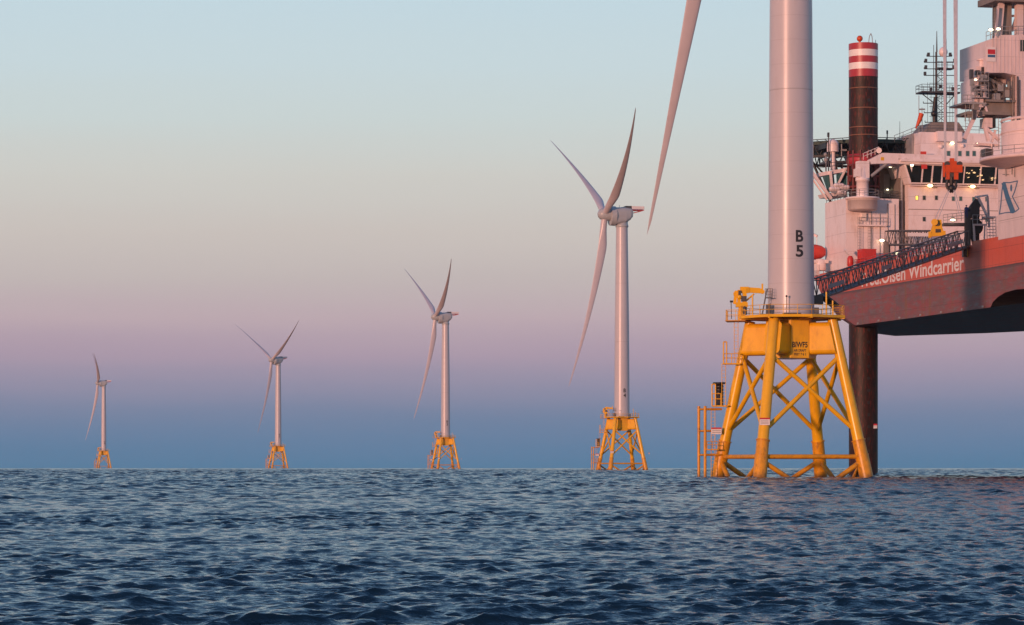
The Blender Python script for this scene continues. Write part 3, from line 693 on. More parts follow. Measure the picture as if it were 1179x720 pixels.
# legs
def make_leg():
    r = 2.34
    o = MB().lathe([(r, -8), (r, 69.8)], 48)
    o = o.build('leg', M['brown'], ship)
    zs = [1.5 + (HY - y) * .14057 for y in (89.5, 81, 73.5, 66, 58.5, 51)]
    for i in range(5):
        MB().lathe([(r + .03, zs[i]), (r + .03, zs[i + 1])], 48, cap=(i == 4)).build('painted_band', M['bandred'] if i % 2 == 0 else M['bandwhite'], o)
    rg = MB()
    for y in (103, 126, 148, 157): z = 1.5 + (HY - y) * .14057; rg.lathe([(r, z), (r + .035, z + .02), (r + .035, z + .12), (r, z + .14)], 48, cap=False)
    rg.build('weld_rings', M['ring'], o)
    ho = MB()
    for i in range(33):
        z = 4 + 1.95 * i
        if z > 63.5: break
        for a in (-75, 15, 105, 195):
            t = R(a) - PHI; d = Vector((math.cos(t), math.sin(t), 0)); c = d * (r - .05) + Vector((0, 0, z)); ho.tube(c, c + d * .07, .27, .27, 10)
    ho.build('pin_holes', M['black'], o)
    MB().tube((-.9, -.8, 69.8), (-.9, -.8, 70.4), .18, .18, 8).sphere((-.9, -.8, 70.6), .5).build('beacon', M['orange'], o)
    MB().path([(.6, -.8, 69.8), (.75, -.8, 71.0), (1.0, -.8, 71.5), (1.2, -.8, 71.0), (1.3, -.8, 69.8)], .06).tube((2.1, 0, 69.8), (2.1, 0, 70.6), .05, .05, 5).build('lifting_eye', M['midgrey'], o)
    return o
leg0 = make_leg(); leg0.location = to_local(at(994, 0, 492)).to_2d().to_3d()
for w_, b_ in ((36, 6.5), (7.8, -66), (34, -66)):
    c = leg0.copy(); COL.objects.link(c); c.parent = ship; c.location = (w_, b_, -16 if b_ < 0 else 0)
    for ch in leg0.children: d = ch.copy(); COL.objects.link(d); d.parent = c

# jacking house with the crane tub (left) and accommodation
W = M['shipwhite']
jh = MB(); pbox(jh, 974, 1035, 228, 318, 3, 13.2, ZT)
jh = jh.build('jacking_house', W, ship)
d = MB(); a = S(974, 228, 3); c = S(1035, 228, 3)
d.rail([(a.x + 4.6, 3.1, a.z), (c.x - .1, 3.1, a.z), (c.x - .1, 9, a.z)], 1.2, 1.4, .045, (1, .6, .3)).rail([(a.x + .1, 12.8, a.z), (a.x + .1, 3.1, a.z)], 1.2, 1.4, .045, (1, .6, .3)).build('railing', M['greysteel'], jh)
p0 = S(987, 259, 3); p1 = S(1019, 262, 3)
MB().box(p0.x, p1.x, 2.1, 2.998, p0.z - .22, p0.z).build('walkway', W, jh)
MB().rail([(p0.x, 2.12, p0.z), (p1.x, 2.12, p0.z)], 1.15, 1.3, .04).ladder((p0.x + .2, 2.5, ZT), (p0.x + .2, 2.5, p0.z + 1.2), (1, 0, 0), .55).ladder((p0.x + 1.9, 2.5, ZT), (p0.x + 1.9, 2.5, p0.z), (1, 0, 0), .5).build('walkway_railing', M['midgrey'], jh)
vp = MB()
for x in (1003, 1013, 1022, 1030):
    p = S(x, 240, 3); vp.tube((p.x, 2.9, ZT), (p.x, 2.9, p.z + random.uniform(-1, 1.5)), .07, .07, 6)
vp.build('pipe', M['midgrey'], jh)
p = S(994, 247, 3); MB().box(p.x - .35, p.x + .35, 2.5, 2.99, p.z - 1, p.z + .2).build('switch_box', M['signwhite'], jh)

rc = MB(); pbox(rc, 1035.1, 1046, 205, 312, 4.8, 12, ZT); rc.build('pipe_recess', M['shipgrey'], ship)  # dark brown-grey colour carries the shadow between the two white walls
rp_ = MB(); p = S(1038, 230, 4.6); q = S(1043, 230, 4.6); rp_.tube((p.x, 4.5, ZT), (p.x, 4.5, 49), .22, .22, 8).tube((q.x, 4.6, ZT), (q.x, 4.6, 48), .16, .16, 8); rp_.build('exhaust_pipe', M['midgrey'], ship)

acc = MB(); a = S(1046, 211, 3); acc.box(a.x, 37, 3, 26, ZT, a.z)
acc = acc.build('accommodation', W, ship)
def port(px, py, b, w=.42, h=.62, mat='glass', par=acc):
    p = S(px, py, b); o = MB().box(p.x - w / 2, p.x + w / 2, b - .03, b + .02, p.z - h / 2, p.z + h / 2).build('window', M[mat], par)
    fr = MB()
    for x0, x1, z0, z1 in ((-w / 2 - .07, w / 2 + .07, h / 2, h / 2 + .07), (-w / 2 - .07, w / 2 + .07, -h / 2 - .07, -h / 2), (-w / 2 - .07, -w / 2, -h / 2, h / 2), (w / 2, w / 2 + .07, -h / 2, h / 2)):
        fr.box(p.x + x0, p.x + x1, b - .06, b + .02, p.z + z0, p.z + z1)
    fr.build('frame', M['midgrey'], o)
for px, py in ((1064, 228), (1078, 228), (1097.5, 229), (1106, 229), (1121, 229.5), (1064, 252.5), (1136, 229.5), (1097, 253), (1136, 253)): port(px, py, 3, mat='glass' if px < 1090 else 'tealglass')
port(1055.5, 228, 3, mat='lit_window')
a = S(1047, 213.5, 3); MB().box(a.x, 37, 2.2, 2.99, a.z - .12, a.z).rail([(a.x, 2.25, a.z), (30, 2.25, a.z)], .45, 1.6, .04, (1,)).build('ledge', W, acc)
a = S(1046, 241, 3); MB().box(a.x, 30, 2.96, 2.995, a.z - .05, a.z + .05).build('rubbing_strip', M['shipgrey'], acc)

# bridge
b0 = 1.2
br = MB(); a = S(1040, 186, b0); c = S(1049, 211, b0)
br.plate([(a.x, b0, a.z), (c.x, b0 + .9, c.z), (36, b0 + .9, c.z), (36, b0, a.z)], (0, 11, 0)); br = br.build('bridge', W, ship)
a1 = S(1042, 190, b0); c1 = S(1050, 209.5, b0)
xs = [(1043.5, 1047.5), (1051, 1062), (1064, 1073.5), (1075.5, 1085), (1087, 1098), (1100, 1110.5), (1112, 1129), (1131, 1146.5), (1148.5, 1164), (1166, 1180)]
for x0, x1 in xs:
    p, q = S(x0, 190.5, b0), S(x1, 190.5, b0); zt, zb = a1.z, c1.z
    dz = .9 / (a.z - c.z)
    sh = (c1.x - a1.x) if x0 < 1044 else 0
    y_t, y_b = b0 + (a.z - zt) * dz - .03, b0 + (a.z - zb) * dz - .03
    MB().plate([(p.x, y_t, zt), (q.x, y_t, zt), (q.x + sh, y_b, zb), (p.x + sh, y_b, zb)], (0, .06, 0)).build('window', M['glass'], br)
for _ in range(14):
    p = S(random.uniform(1113, 1146), random.uniform(193, 208), b0 + .2); r_ = random.uniform(.05, .09)
    MB().box(p.x - r_, p.x + r_, b0 - .1, b0 + .45, p.z - r_, p.z + r_).build('console_light', M['lamp_dim'], br)  # small glowing boxes stand in for light dots reflected in the panes
a = S(1036, 183, 1.0); MB().box(a.x, 37, .4, 13, a.z - .45, a.z).build('roof', W, br)
# shaded alcove left of the bridge
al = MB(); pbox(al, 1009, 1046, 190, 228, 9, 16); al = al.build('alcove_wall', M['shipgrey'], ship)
a = S(1021, 205, 9); MB().box(a.x - .5, a.x + .5, 8.93, 9.02, S(1021, 228, 9).z + .1, a.z + .6).build('door', M['midgrey'], al)
a = S(1005, 191, 7); c = S(1046, 191, 7); MB().box(a.x, c.x, 5, 16, a.z - .2, a.z + .15).build('alcove_roof', W, al)

# upper deckhouse, mast house
ud = MB(); pbox(ud, 1060, 1152, 152, 186, 6, 19); ud = ud.build('upper_deckhouse', W, ship)
for px, py in ((1092, 177), (1105, 177), (1114, 177), (1121.5, 177)): port(px, py, 6, .5, .75, 'tealglass', ud)
a = S(1085, 169, 6); MB().sphere((a.x - .3, 5.9, a.z), .35).build('vent', W, ud)
a = S(1108, 168, 6); MB().sphere((a.x, 5.9, a.z), .35).build('vent', W, ud)
a = S(1060, 152, 6); MB().rail([(a.x, 6.1, a.z), (S(1150, 152, 6).x, 6.1, a.z)], 1.1, 1.6, .04).rail([(S(1030, 165, 6).x, 6.1, a.z - 1.8), (a.x, 6.1, a.z)], 1.1, 1.6, .04).build('railing', M['greysteel'], ud)
mh = MB(); A_, B_, C_, D_ = S(1062, 153, 8), S(1073, 141, 8), S(1104, 141, 8), S(1112, 153, 8)
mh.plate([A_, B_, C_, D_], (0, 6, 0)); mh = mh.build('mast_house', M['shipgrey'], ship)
pl = MB(); pbox(pl, 1080, 1108, 151, 163, 4.8, 6); pl.build('wind_screen', W, mh)
a = S(1050, 160, 9); b_ = S(1062, 150, 9); MB().box(a.x, b_.x + .2, 9, 14, S(1050, 186, 9).z, b_.z - .6).build('lower_house', M['midgrey'], ship)

# mast
rnd0 = random.Random(3)
REF[0] = 1085.0
def mp(px, py, b=10): return S(px, py, b)
ms = MB().tube(mp(1078, 141), mp(1078, 60), .24, .18, 8).tube(mp(1089, 141), mp(1089, 45), .2, .13, 8).tube(mp(1078.6, 60, 10.3), mp(1078.6, 36, 10.3), .13, .05, 6).tube(mp(1075, 108), mp(1075, 52), .08, .05, 6)
ms = ms.build('mast', M['darksteel'], ship)
for y, x0, x1 in ((65, 1067, 1096), (72, 1064, 1101), (79.5, 1064, 1101), (87, 1064, 1101), (119, 1063, 1076), (130, 1064, 1100), (141, 1065, 1100)):
    MB().tube(mp(x0, y, 9.8), mp(x1, y, 9.8), .07, .07, 6).tube(mp(x0, y, 9.8), mp(x0, y - 2, 9.8), .06, .06, 5).tube(mp(x1, y, 9.8), mp(x1, y - 2, 9.8), .06, .06, 5).build('yard', M['darksteel'], ms)
lt = MB()
for i in range(7):
    y0, y1 = 141 - 9 * i, 132 - 9 * i
    lt.tube(mp(1078, y0), mp(1089, y1), .05, .05, 5).tube(mp(1089, y0), mp(1078, y1), .05, .05, 5).tube(mp(1078, y1), mp(1089, y1), .05, .05, 5)
for x in (1081, 1084): lt.tube(mp(x, 141, 9.7), mp(x, 70, 9.7), .035, .035, 5)
for x in (1068, 1072, 1093.5, 1097): lt.tube(mp(x, 141, 9.6), mp(x, rnd0.uniform(88, 118), 9.6), .035, .035, 5)
for y in (123, 134, 112, 96): lt.tube(mp(1070, y, 9.6), mp(1098, y, 9.6), .04, .04, 5)
lt.build('lattice', M['darksteel'], ms)
for x, y in ((1066, 70), (1099, 70), (1066, 77.5), (1098, 77.5), (1069, 63), (1094, 63), (1072, 103), (1097, 103), (1065, 85), (1083, 100)): p = mp(x, y, 9.7); MB().box(p.x - .18, p.x + .18, p.y - .2, p.y + .2, p.z - .25, p.z + .3).build('mast_fitting', M['darksteel'], ms)
pf = MB(); p, q = mp(1058, 107), mp(1102, 109); pf.box(p.x, q.x, 8.5, 11.5, q.z, q.z + .25)
pf.tube(mp(1062, 108.5), mp(1077, 120), .08, .08, 6).tube(mp(1100, 108.5), mp(1090, 120), .08, .08, 6)
MB().box(mp(1079, 0).x, mp(1097, 0).x, 9, 11, mp(0, 80).z, mp(0, 79).z).rail([mp(1079, 79, 9), mp(1097, 79, 9)], 1.1, .8, .04).build('upper_platform', M['darksteel'], ms)
pf = pf.build('mast_platform', M['darksteel'], ms)
MB().rail([(p.x, 8.6, q.z + .25), (q.x, 8.6, q.z + .25), (q.x, 11.4, q.z + .25), (p.x, 11.4, q.z + .25), (p.x, 8.6, q.z + .25)], 1.1, 1.4, .04).build('platform_railing', M['darksteel'], pf)
MB().sphere(mp(1086, 60, 9.6), .72, 14, 10, (1, 1, 1.15)).build('antenna_dome', M['shipwhite'], ms)
ex = MB().tube(mp(1076, 141, 9.4), mp(1075.5, 126, 9.4), .34, .34, 10).tube(mp(1075.5, 126, 9.4), mp(1077, 112, 9.4), .34, .28, 10).sphere(mp(1075.2, 131, 9.2), .5).build('exhaust', M['black'], ms)
MB().tube(mp(1100, 140, 9.5), mp(1100, 116, 9.5), .07, .07, 6).plate([mp(1098.5, 122, 9.4), mp(1101.5, 122, 9.4), mp(1102, 117, 9.4), mp(1100, 114, 9.4)], (0, .3, 0)).build('signal_lamp', M['darksteel'], ms)
# aerials standing on the roof
ae = MB()
for x, y0, y1 in ((1021.5, 172, 153), (1039, 170, 157), (1036, 165, 140)): ae.tube(S(x, y0, 12), S(x, y1, 12), .05 if x == 1036 else .09, .03 if x == 1036 else .09, 6)
ae.box(S(1020.7, 0, 12).x, S(1022.3, 0, 12).x, 11.9, 12.1, S(0, 156, 12).z, S(0, 152, 12).z).build('aerial', M['darksteel'], ship)
a = S(1040.5, 160, 12); MB().sphere(a, .42).build('small_dome', W, ship)

REF[0] = 960.0
# helideck behind the leg
hz = S(1000, 172, 22).z; hc = S(994, 172, 22); hpts = []
for k in range(8): t = R(22.5 + 45 * k); hpts.append((hc.x + 11 * math.cos(t), hc.y + 11 * math.sin(t), hz))
hd = MB().plate(hpts, (0, 0, .6)).build('helideck', M['deckgreen'], ship)
tr = MB()
for k in range(8):
    a, b = Vector(hpts[k]), Vector(hpts[(k + 1) % 8]); up = Vector((0, 0, -1.9))
    tr.beam(a + up, b + up, .3, .4); tr.tube(a, a + up, .14, .14, 6)
    for j in range(4):
        tr.tube(a.lerp(b, j / 4), a.lerp(b, (j + .5) / 4) + up, .1, .1, 5); tr.tube(a.lerp(b, (j + .5) / 4) + up, a.lerp(b, (j + 1) / 4), .1, .1, 5)
for k in range(-4, 5): tr.beam((hc.x + k * 2.4, hc.y - 9, hz - .5), (hc.x + k * 2.4, hc.y + 9, hz - .5), .25, .9)
for x, y in ((-8, -7), (-3, -8), (4, -8), (-8, 3)): tr.tube((hc.x + x, hc.y + y, hz - 1.9), (hc.x + x * .6, hc.y + y * .8, hz - 9), .22, .22, 8); tr.tube((hc.x + x, hc.y + y, hz - 1.9), (hc.x + x * .6 + 3.5, hc.y + y * .8, hz - 9), .15, .15, 8)
tr.build('helideck_truss', M['black'], hd)
nt_ = MB()
for k in range(8):
    a, b = Vector(hpts[k]), Vector(hpts[(k + 1) % 8]); c = Vector((hc.x, hc.y, hz)); oa, ob = a + (a - c).normalized() * 1.4 + Vector((0, 0, .7)), b + (b - c).normalized() * 1.4 + Vector((0, 0, .7))
    nt_.tube(oa, ob, .07, .07, 5)
    for j in range(6): nt_.tube(a.lerp(b, j / 6) + Vector((0, 0, .3)), oa.lerp(ob, j / 6), .05, .05, 4)
nt_.build('safety_net', M['darksteel'], hd)

# port bridge wing cabin with its braces
wc = MB(); A_, B_, C_, D_ = S(949, 200, 9), S(976, 197, 9), S(976, 224, 9), S(955, 224, 9)
wc.plate([S(953, 222, 9.2), S(975, 222, 9.2), S(976, 226, 9.2), S(955, 226, 9.2)], (0, 5, 0)); wc.plate([S(944, 199, 9), S(977, 193, 9), S(977, 197, 9), S(945, 203, 9)], (0, 6, 0)); wc = wc.build('wing_cabin', W, ship)
gl = MB(); gl.plate([S(947, 203, 9.3), S(960, 201, 9.3), S(962, 221, 9.3), S(953, 221, 9.3)], (0, .1, 0)); gl.plate([S(963, 201, 9.3), S(975, 198, 9.3), S(975, 221, 9.3), S(964, 221, 9.3)], (0, .1, 0)); gl.build('window', M['tealglass'], wc)
MB().beam(S(956, 197, 8.8), S(958, 218, 8.8), .5, .3).beam(S(974, 194, 8.8), S(963, 216, 8.8), .35, .3).build('strut', W, wc)
MB().beam(S(933, 196, 9), S(957, 229, 9), .45, .45).beam(S(936, 207, 9.5), S(952, 230, 9.5), .25, .25).build('brace', W, wc)
MB().rail([S(944, 198, 9), S(977, 193, 9)], 1.2, 1.1, .04).rail([S(955, 186, 12), S(976, 186, 12)], 1.2, 1.1, .04).box(S(950, 0, 12).x, S(976, 0, 12).x, 11, 15, S(0, 188, 12).z, S(0, 186, 12).z).build('roof_railing', M['darksteel'], wc)
a = S(959, 168, 11); sd = MB().sphere((a.x, a.y, a.z + .1), .98, 16, 12).tube((a.x, a.y, a.z - 1), (a.x, a.y, a.z - .1), .98, .98, 16).tube((a.x, a.y, S(0, 196, 11).z), (a.x, a.y, a.z - 1), .45, .4, 10).build('satellite_dome', W, ship)
MB().tube(S(954, 225, 10), S(954, 156, 10), .1, .1, 6).box(S(952.8, 0, 10).x, S(954.6, 0, 10).x, 9.8, 10.2, S(0, 158, 10).z, S(0, 153, 10).z).build('navigation_light_pole', M['darksteel'], ship)
MB().sphere(S(951, 184, 10), .4).sphere(S(950.5, 178, 10), .33).tube(S(951, 198, 10), S(951, 176, 10), .12, .12, 6).tube(S(969, 180, 10), S(969, 166, 10), .1, .1, 6).box(S(968, 0, 10).x, S(974, 0, 10).x, 9.5, 10, S(0, 174, 10).z, S(0, 172, 10).z).build('antenna_cluster', M['midgrey'], ship)
# jacking frame round the leg above the house (red lattice)
jf = MB(); lc_ = leg0.location
for a_ in range(0, 360, 30):
    t = R(a_); x, y = lc_.x + 2.5 * math.cos(t), lc_.y + 2.5 * math.sin(t); jf.tube((x, y, 46), (x, y, 52.5), .16, .16, 6)
for z in (46.5, 48.2, 50, 51.4): jf.lathe([(2.4, z), (2.62, z), (2.62, z + .3), (2.4, z + .3)], 24, (lc_.x, lc_.y, 0), cap=False)
for k in range(16):
    t = R(22.5 * k + 8); z = 46.5 + (k * 7 % 5); jf.box(lc_.x + 2.35 * math.cos(t) - .3, lc_.x + 2.35 * math.cos(t) + .3, lc_.y + 2.35 * math.sin(t) - .3, lc_.y + 2.35 * math.sin(t) + .3, z, z + .8)
jf.build('jacking_frame', M['darkred'], ship)
MB().lathe([(2.36, 50.2), (2.5, 50.2), (2.5, 51.9), (2.36, 51.9)], 32, (lc_.x, lc_.y, 0), cap=False).build('leg_guide', M['bandred'], ship)

# deck lamps (lit)
lamps = [(1071, 214, 1.9, 'warm', .30), (1120, 215, 1.9, 'warm', .30), (996, 240, 2.4, 'pale', .2), (1015.5, 277, 2.4, 'pale', .26), (1025, 192, 6.5, 'pale', .2), (1050, 190.5, .3, 'pale', .2),
         (1096.5, 165, 5.6, 'pale', .22), (1126, 166, 5.6, 'pale', .22), (1008.5, 214, 8.7, 'pale', .12), (1022, 218.5, 8.7, 'pale', .13), (1029, 217, 8.7, 'pale', .13), (1035, 192, 6.5, 'pale', .13)]
for px, py, b, kind, r in lamps:
    p = S(px, py, b); lo = MB().box(p.x - r * 1.5, p.x + r * 1.5, b + .05, b + r * 1.6, p.z + r * .3, p.z + r).build('deck_lamp', M['midgrey'], ship)
    MB().sphere((p.x, b, p.z), r, 12, 8, (1.5, .8, .75)).build('lamp_glow', M['lamp_' + kind], lo)

# ------------------------------------------------------------------ things on the ship
def on_ship(name, px, py, b, label, cat, group=None):
    l = S(px, py, b); return empty(name, to_world(l), PHI, label, cat, group), l
REF[0] = 1045.0
# lattice rest with sign board
o, l0 = on_ship('lattice_rest', 1022, 300, -3, 'grey lattice rest frame on posts in front of the accommodation wall', 'lattice frame')
def rel(px, py, b): return S(px, py, b) - l0
MB().truss(rel(1021, 282, -3), rel(1072, 282, -3), 1.6, 2.2, 8, .1, .06).build('lattice_girder', M['greysteel'], o)
p, q = rel(1045, 268, -4), rel(1071, 272.5, -4); MB().box(p.x, q.x, p.y, p.y + .06, q.z, p.z).build('board', M['signwhite'], o)
MB().box(rel(1018.5, 0, -3).x, rel(1022, 0, -3).x, -.6, .6, rel(0, 305, -3).z, rel(0, 279, -3).z).tube(rel(1024, 303, -3), rel(1024, 281, -3), .16, .16, 8).tube(rel(1070, 300, -3), rel(1070, 281, -3), .16, .16, 8).build('post', M['shipgrey'], o)
# small deck crane
o, l0 = on_ship('deck_crane', 993, 232, 1.5, 'white knuckle deck crane with long beam jib across the bridge front', 'crane')
z = 0
tub = MB().lathe([(.3, -1.55), (2.1, -1.5), (2.35, -1.3), (2.4, .3), (2.75, .34), (2.75, .6), (.3, .62)], 32).build('tub', W, o)
MB().rail([(2.65 * math.cos(R(a_)), 2.65 * math.sin(R(a_)), .6) for a_ in range(-180, 181, 30)], 1.15, 1.3, .04).build('tub_railing', M['midgrey'], tub)
MB().lathe([(1.0, .6), (.95, 3.2), (1.12, 3.25), (1.12, 3.7), (.85, 3.75), (.8, 6.0), (.5, 6.3)], 20).box(-.9, .9, -.8, .8, 3.7, 6.4).box(-1.2, -.5, -.9, .9, 3.9, 5.2).build('pedestal', W, o)
def rel(px, py, b): return S(px, py, b) - l0
jb = MB(); J0 = [rel(1001, 184, .8), rel(1016, 176.2, .8), rel(1070, 178, .8), rel(1140, 183.5, .8), rel(1150, 186, .8), rel(1150, 190, .8), rel(1070, 189.5, .8), rel(1022, 188.3, .8), rel(1003, 189, .8)]
jb.plate(J0, (0, 1.1, 0)); jb = jb.build('jib', W, o)
MB().tube(rel(1003, 203, 1.2), rel(1021, 188.5, 1.2), .26, .26, 10).build('lift_cylinder', M['midgrey'], o)
MB().rail([rel(994, 184, 1.0), rel(1012, 176.5, 1.0)], 1.0, .7, .05, (1, .5)).tube(rel(1012, 173.5, .6), rel(1012, 173.5, 1.8), .45, .45, 12).build('jib_foot_rail', W, o)
p = rel(1016, 183, .8); MB().box(p.x - .27, p.x + .27, -.73, -.69, p.z - .27, p.z + .27).build('badge', M['hivis'], jb)
# blurred maker's lettering on the jib: a row of small grey marks
mk = MB()
for i, x in enumerate((1035, 1036.6, 1038.2, 1042, 1043.8, 1045.4, 1047, 1048.4)):
    p = rel(x, 183.3, .8); hh = .26 if i < 5 else .14; mk.box(p.x - .07, p.x + .07, -.712, -.69, p.z - hh / 2, p.z + hh / 2)
mk.build('lettering', M['midgrey'], jb)
for x, y, b in ((1063.5, 177, 4), (1064.5, 192, .6)): p = S(x, y, b); bx_ = MB().box(p.x - .45, p.x + .45, b, b + .3, p.z - .35, p.z + .35).build('fire_box', M['boat'], ship)
# life raft canisters
rafts = [(961, 218, 'white life raft canister farthest left below the wing cabin'), (966, 214, 'white life raft canister topmost of the pile below the wing cabin'), (972, 216, 'white life raft canister right of the topmost one'), (969, 222, 'white life raft canister lowest, on the jacking house roof edge')]
for px, py, lab in rafts:
    l = S(px, py, 6); o = MB().tube((-.55, 0, 0), (.55, 0, 0), .42, .42, 12).sphere((-.55, 0, 0), .42).sphere((.55, 0, 0), .42)
    o = o.build('life_raft', W); o.location = to_world(l); o.rotation_euler = (0, 0, PHI); tag(o, lab, 'life raft', 'life raft canisters on the ship')
    MB().tube((-.25, 0, 0), (-.2, 0, 0), .44, .44, 12).tube((.2, 0, 0), (.25, 0, 0), .44, .44, 12).build('strap', M['midgrey'], o)
    MB().box(-.5, .5, -.3, .3, -.62, -.36).build('cradle', M['midgrey'], o)
# lifeboat
o, l0 = on_ship('lifeboat', 924, 289, 12, 'orange red enclosed lifeboat hanging behind the nearest turbine tower', 'lifeboat')
hb = MB(); secs = [(-4.0, .15, .4), (-3.4, .8, .9), (-2.2, 1.25, 1.2), (0, 1.4, 1.3), (2.2, 1.25, 1.25), (3.2, .9, 1.05), (3.9, .3, .6)]; rings = []
for x, hw, hh in secs:
    rings.append([(x, hw * math.cos(2 * math.pi * i / 16), -.1 + hh * math.sin(2 * math.pi * i / 16) * (1.05 if math.sin(2 * math.pi * i / 16) < 0 else .95)) for i in range(16)])
hb.add([p for r_ in rings for p in r_], [(k * 16 + i, k * 16 + (i + 1) % 16, (k + 1) * 16 + (i + 1) % 16, (k + 1) * 16 + i) for k in range(len(secs) - 1) for i in range(16)], True); hb.add(rings[0], [tuple(range(16))]); hb.add(rings[-1], [tuple(range(16))])
hb.build('boat_hull', M['boat'], o)
MB().box(-1.2, .8, -.6, .6, 1.0, 1.7).build('canopy', M['boat'], o)
MB().tube((-4.0, 0, .12), (4.0, 0, .12), .1, .1, 6).build('fender', M['black'], o)
MB().beam((1.6, 1.6, -3), (1.6, .8, 3.0), .35, .5).beam((1.6, .8, 3.0), (2.4, -.3, 2.4), .3, .4).beam((-2.2, 1.6, -3), (-2.2, .8, 3.0), .35, .5).tube((2.4, -.2, 2.4), (2.4, -.1, 1.0), .05, .05, 5).build('davit', W, o)
p = S(944, 305, 10); o = MB().lathe([(.9, 0), (1.0, .2), (1.0, 1.6), (.6, 1.9)], 12).box(-1.3, 1.2, -.8, .8, 1.2, 1.7).box(-.9, -.4, -1.0, 1, -.8, 1.0).build('mooring_winch', W); o.location = to_world((p.x, p.y, ZT)); o.rotation_euler = (0, 0, PHI); tag(o, 'white mooring winch on deck below the orange lifeboat', 'winch')
# red container on deck
l = S(998, 305, -1); o = MB(); o.box(-1.15, 1.15, -1.2, 1.2, 0, 2.45)
for i in range(9): o.box(-1.05 + i * .25, -.95 + i * .25, -1.23, -1.19, .15, 2.3)
for i in range(9): o.box(-1.18, -1.14, -1.05 + i * .25, -.95 + i * .25, .15, 2.3)
o = o.build('storage_container', M['red']); o.location = to_world((l.x, l.y, ZT)); o.location.z += .2; o.rotation_euler = (0, 0, PHI); tag(o, 'red ribbed steel container on deck behind the gangway', 'container')
MB().box(-1.2, 1.2, -1.25, 1.25, 2.45, 2.58).box(-1.2, 1.2, -1.25, 1.25, -.12, 0).build('frame', M['red'], o)
# green-white hose box beside it and a red reel
l = S(979, 306, .5); o = MB().lathe([(.3, 0), (.5, .3), (.5, 1.4), (.3, 1.8)], 12).build('fire_monitor', M['red']); o.location = to_world((l.x, l.y, ZT)); tag(o, 'red fire monitor on the deck edge beside the white jacking house', 'fire monitor')
MB().beam((0, 0, 1.9), (-.9, -.3, 2.8), .3, .35).build('nozzle', M['signwhite'], o)
# windsock
l = S(1058, 155, 9); o = empty('windsock', to_world(l), PHI, 'drooping orange red windsock on a thin pole left of the mast', 'windsock')
MB().tube((0, 0, -1), S(1058, 110, 9) - l, .06, .05, 6).tube(S(1062, 157, 9) - l, S(1061.5, 124, 9) - l, .06, .05, 6).tube(S(1058, 126, 9) - l, S(1065, 126, 9) - l, .12, .12, 6).build('pole', M['midgrey'], o)
MB().tube(S(1061, 131, 8.8) - l, S(1058.5, 139, 8.8) - l, .42, .36, 12).tube(S(1058.5, 139, 8.8) - l, S(1054.5, 148, 8.8) - l, .36, .14, 12).build('sock', M['orange'], o)

REF[0] = 1155.0
# heavy crane on the near side: pedestal, slewing house, machinery
PB = -60
l0 = S(1200, 276, PB); l0.z = ZT
o = empty('heavy_lift_crane', to_world(l0), PHI, 'huge pale pink main crane on a square pedestal with blue flag logo', 'crane')
def rel(px, py, b): return S(px, py, b) - l0
K = M['craneskin']
# pedestal: square column with rounded corners, face towards the boat
def SW(px, py, w):                                      # ship-frame point of a photo pixel on the plane w
    k = (px - CX) / F
    b = (A0.x + w * EW.x - k * (A0.y + w * EW.y)) / (k * EB.y - EB.x)
    D = A0.y + w * EW.y + b * EB.y
    return Vector((w, b, CAMZ + (HY - py) / F * D))
def rsw(px, py, w=-.05): return SW(px, py, w) - l0
f0 = rsw(1148, 184); zc = 43.9 - ZT; ya = f0.y; xa = f0.x
pr = []
for cx_, cy_, a0 in ((xa + 9.4, ya - .8, 0), (xa + .5, ya - .5, 90), (xa + .5, ya - 17.5, 180), (xa + 9.4, ya - 17.2, 270)):
    for k in range(5): t = R(a0 + 22.5 * k); pr.append((cx_ + .5 * math.cos(t), cy_ + .5 * math.sin(t)))
pd = MB().plate([(x, y, -.02) for x, y in pr], (0, 0, zc)).build('pedestal', K, o)
sm = MB()
for z in (2.6, 5.4): sm.box(xa - .012, xa + .05, ya - 17.4, ya - .6, z, z + .05)
sm.box(xa - .04, xa + .05, ya - 10.6, ya - 10.5, .3, zc - 1).build('plate_seams', M['shipgrey'], pd)
MB().tube(rsw(1158, 203, -.2), rsw(1158, 190, -.2), .08, .08, 5).tube(rsw(1154.5, 201, -.2), rsw(1161, 201, -.2), .06, .06, 5).tube(rsw(1165, 201, -.2), rsw(1165, 190, -.2), .08, .08, 5).tube(rsw(1168, 204, -.2), rsw(1168, 190, -.2), .06, .06, 5).build('conduit', M['midgrey'], pd)
# logo: a waving flag outline with a diagonal band and a dot
def lg(x, y): p = rsw(1060 + x / 7.2, 180 + y / 7.2, 0); return Vector((xa - .006, p.y, p.z))
def stroke(mb, pts, wd):
    for (x0, y0), (x1, y1) in zip(pts, pts[1:]):
        dx, dy = x1 - x0, y1 - y0; L_ = math.hypot(dx, dy); nx, ny = -dy / L_ * wd / 2, dx / L_ * wd / 2; ex, ey = dx / L_ * wd * .3, dy / L_ * wd * .3
        mb.add([lg(x0 - nx - ex, y0 - ny - ey), lg(x1 - nx + ex, y1 - ny + ey), lg(x1 + nx + ex, y1 + ny + ey), lg(x0 + nx - ex, y0 + ny - ey)], [(0, 1, 2, 3)])
lo = MB()
stroke(lo, [(690, 218), (740, 220), (775, 212), (806, 205), (795, 250), (780, 300), (764, 335), (790, 385), (818, 436), (795, 455), (768, 470), (740, 466), (700, 470), (656, 480), (668, 400), (676, 300), (684, 235), (690, 218)], 9)
lo = lo.build('logo', M['blue'], pd)
q_ = Vector((-.006, 0, 0))
MB().add([lg(673, 224) + q_, lg(706, 216) + q_, lg(736, 320) + q_, lg(790, 460) + q_, lg(750, 473) + q_, lg(708, 360) + q_], [(0, 1, 2, 3, 4, 5)]).build('logo_band', M['blue'], lo)
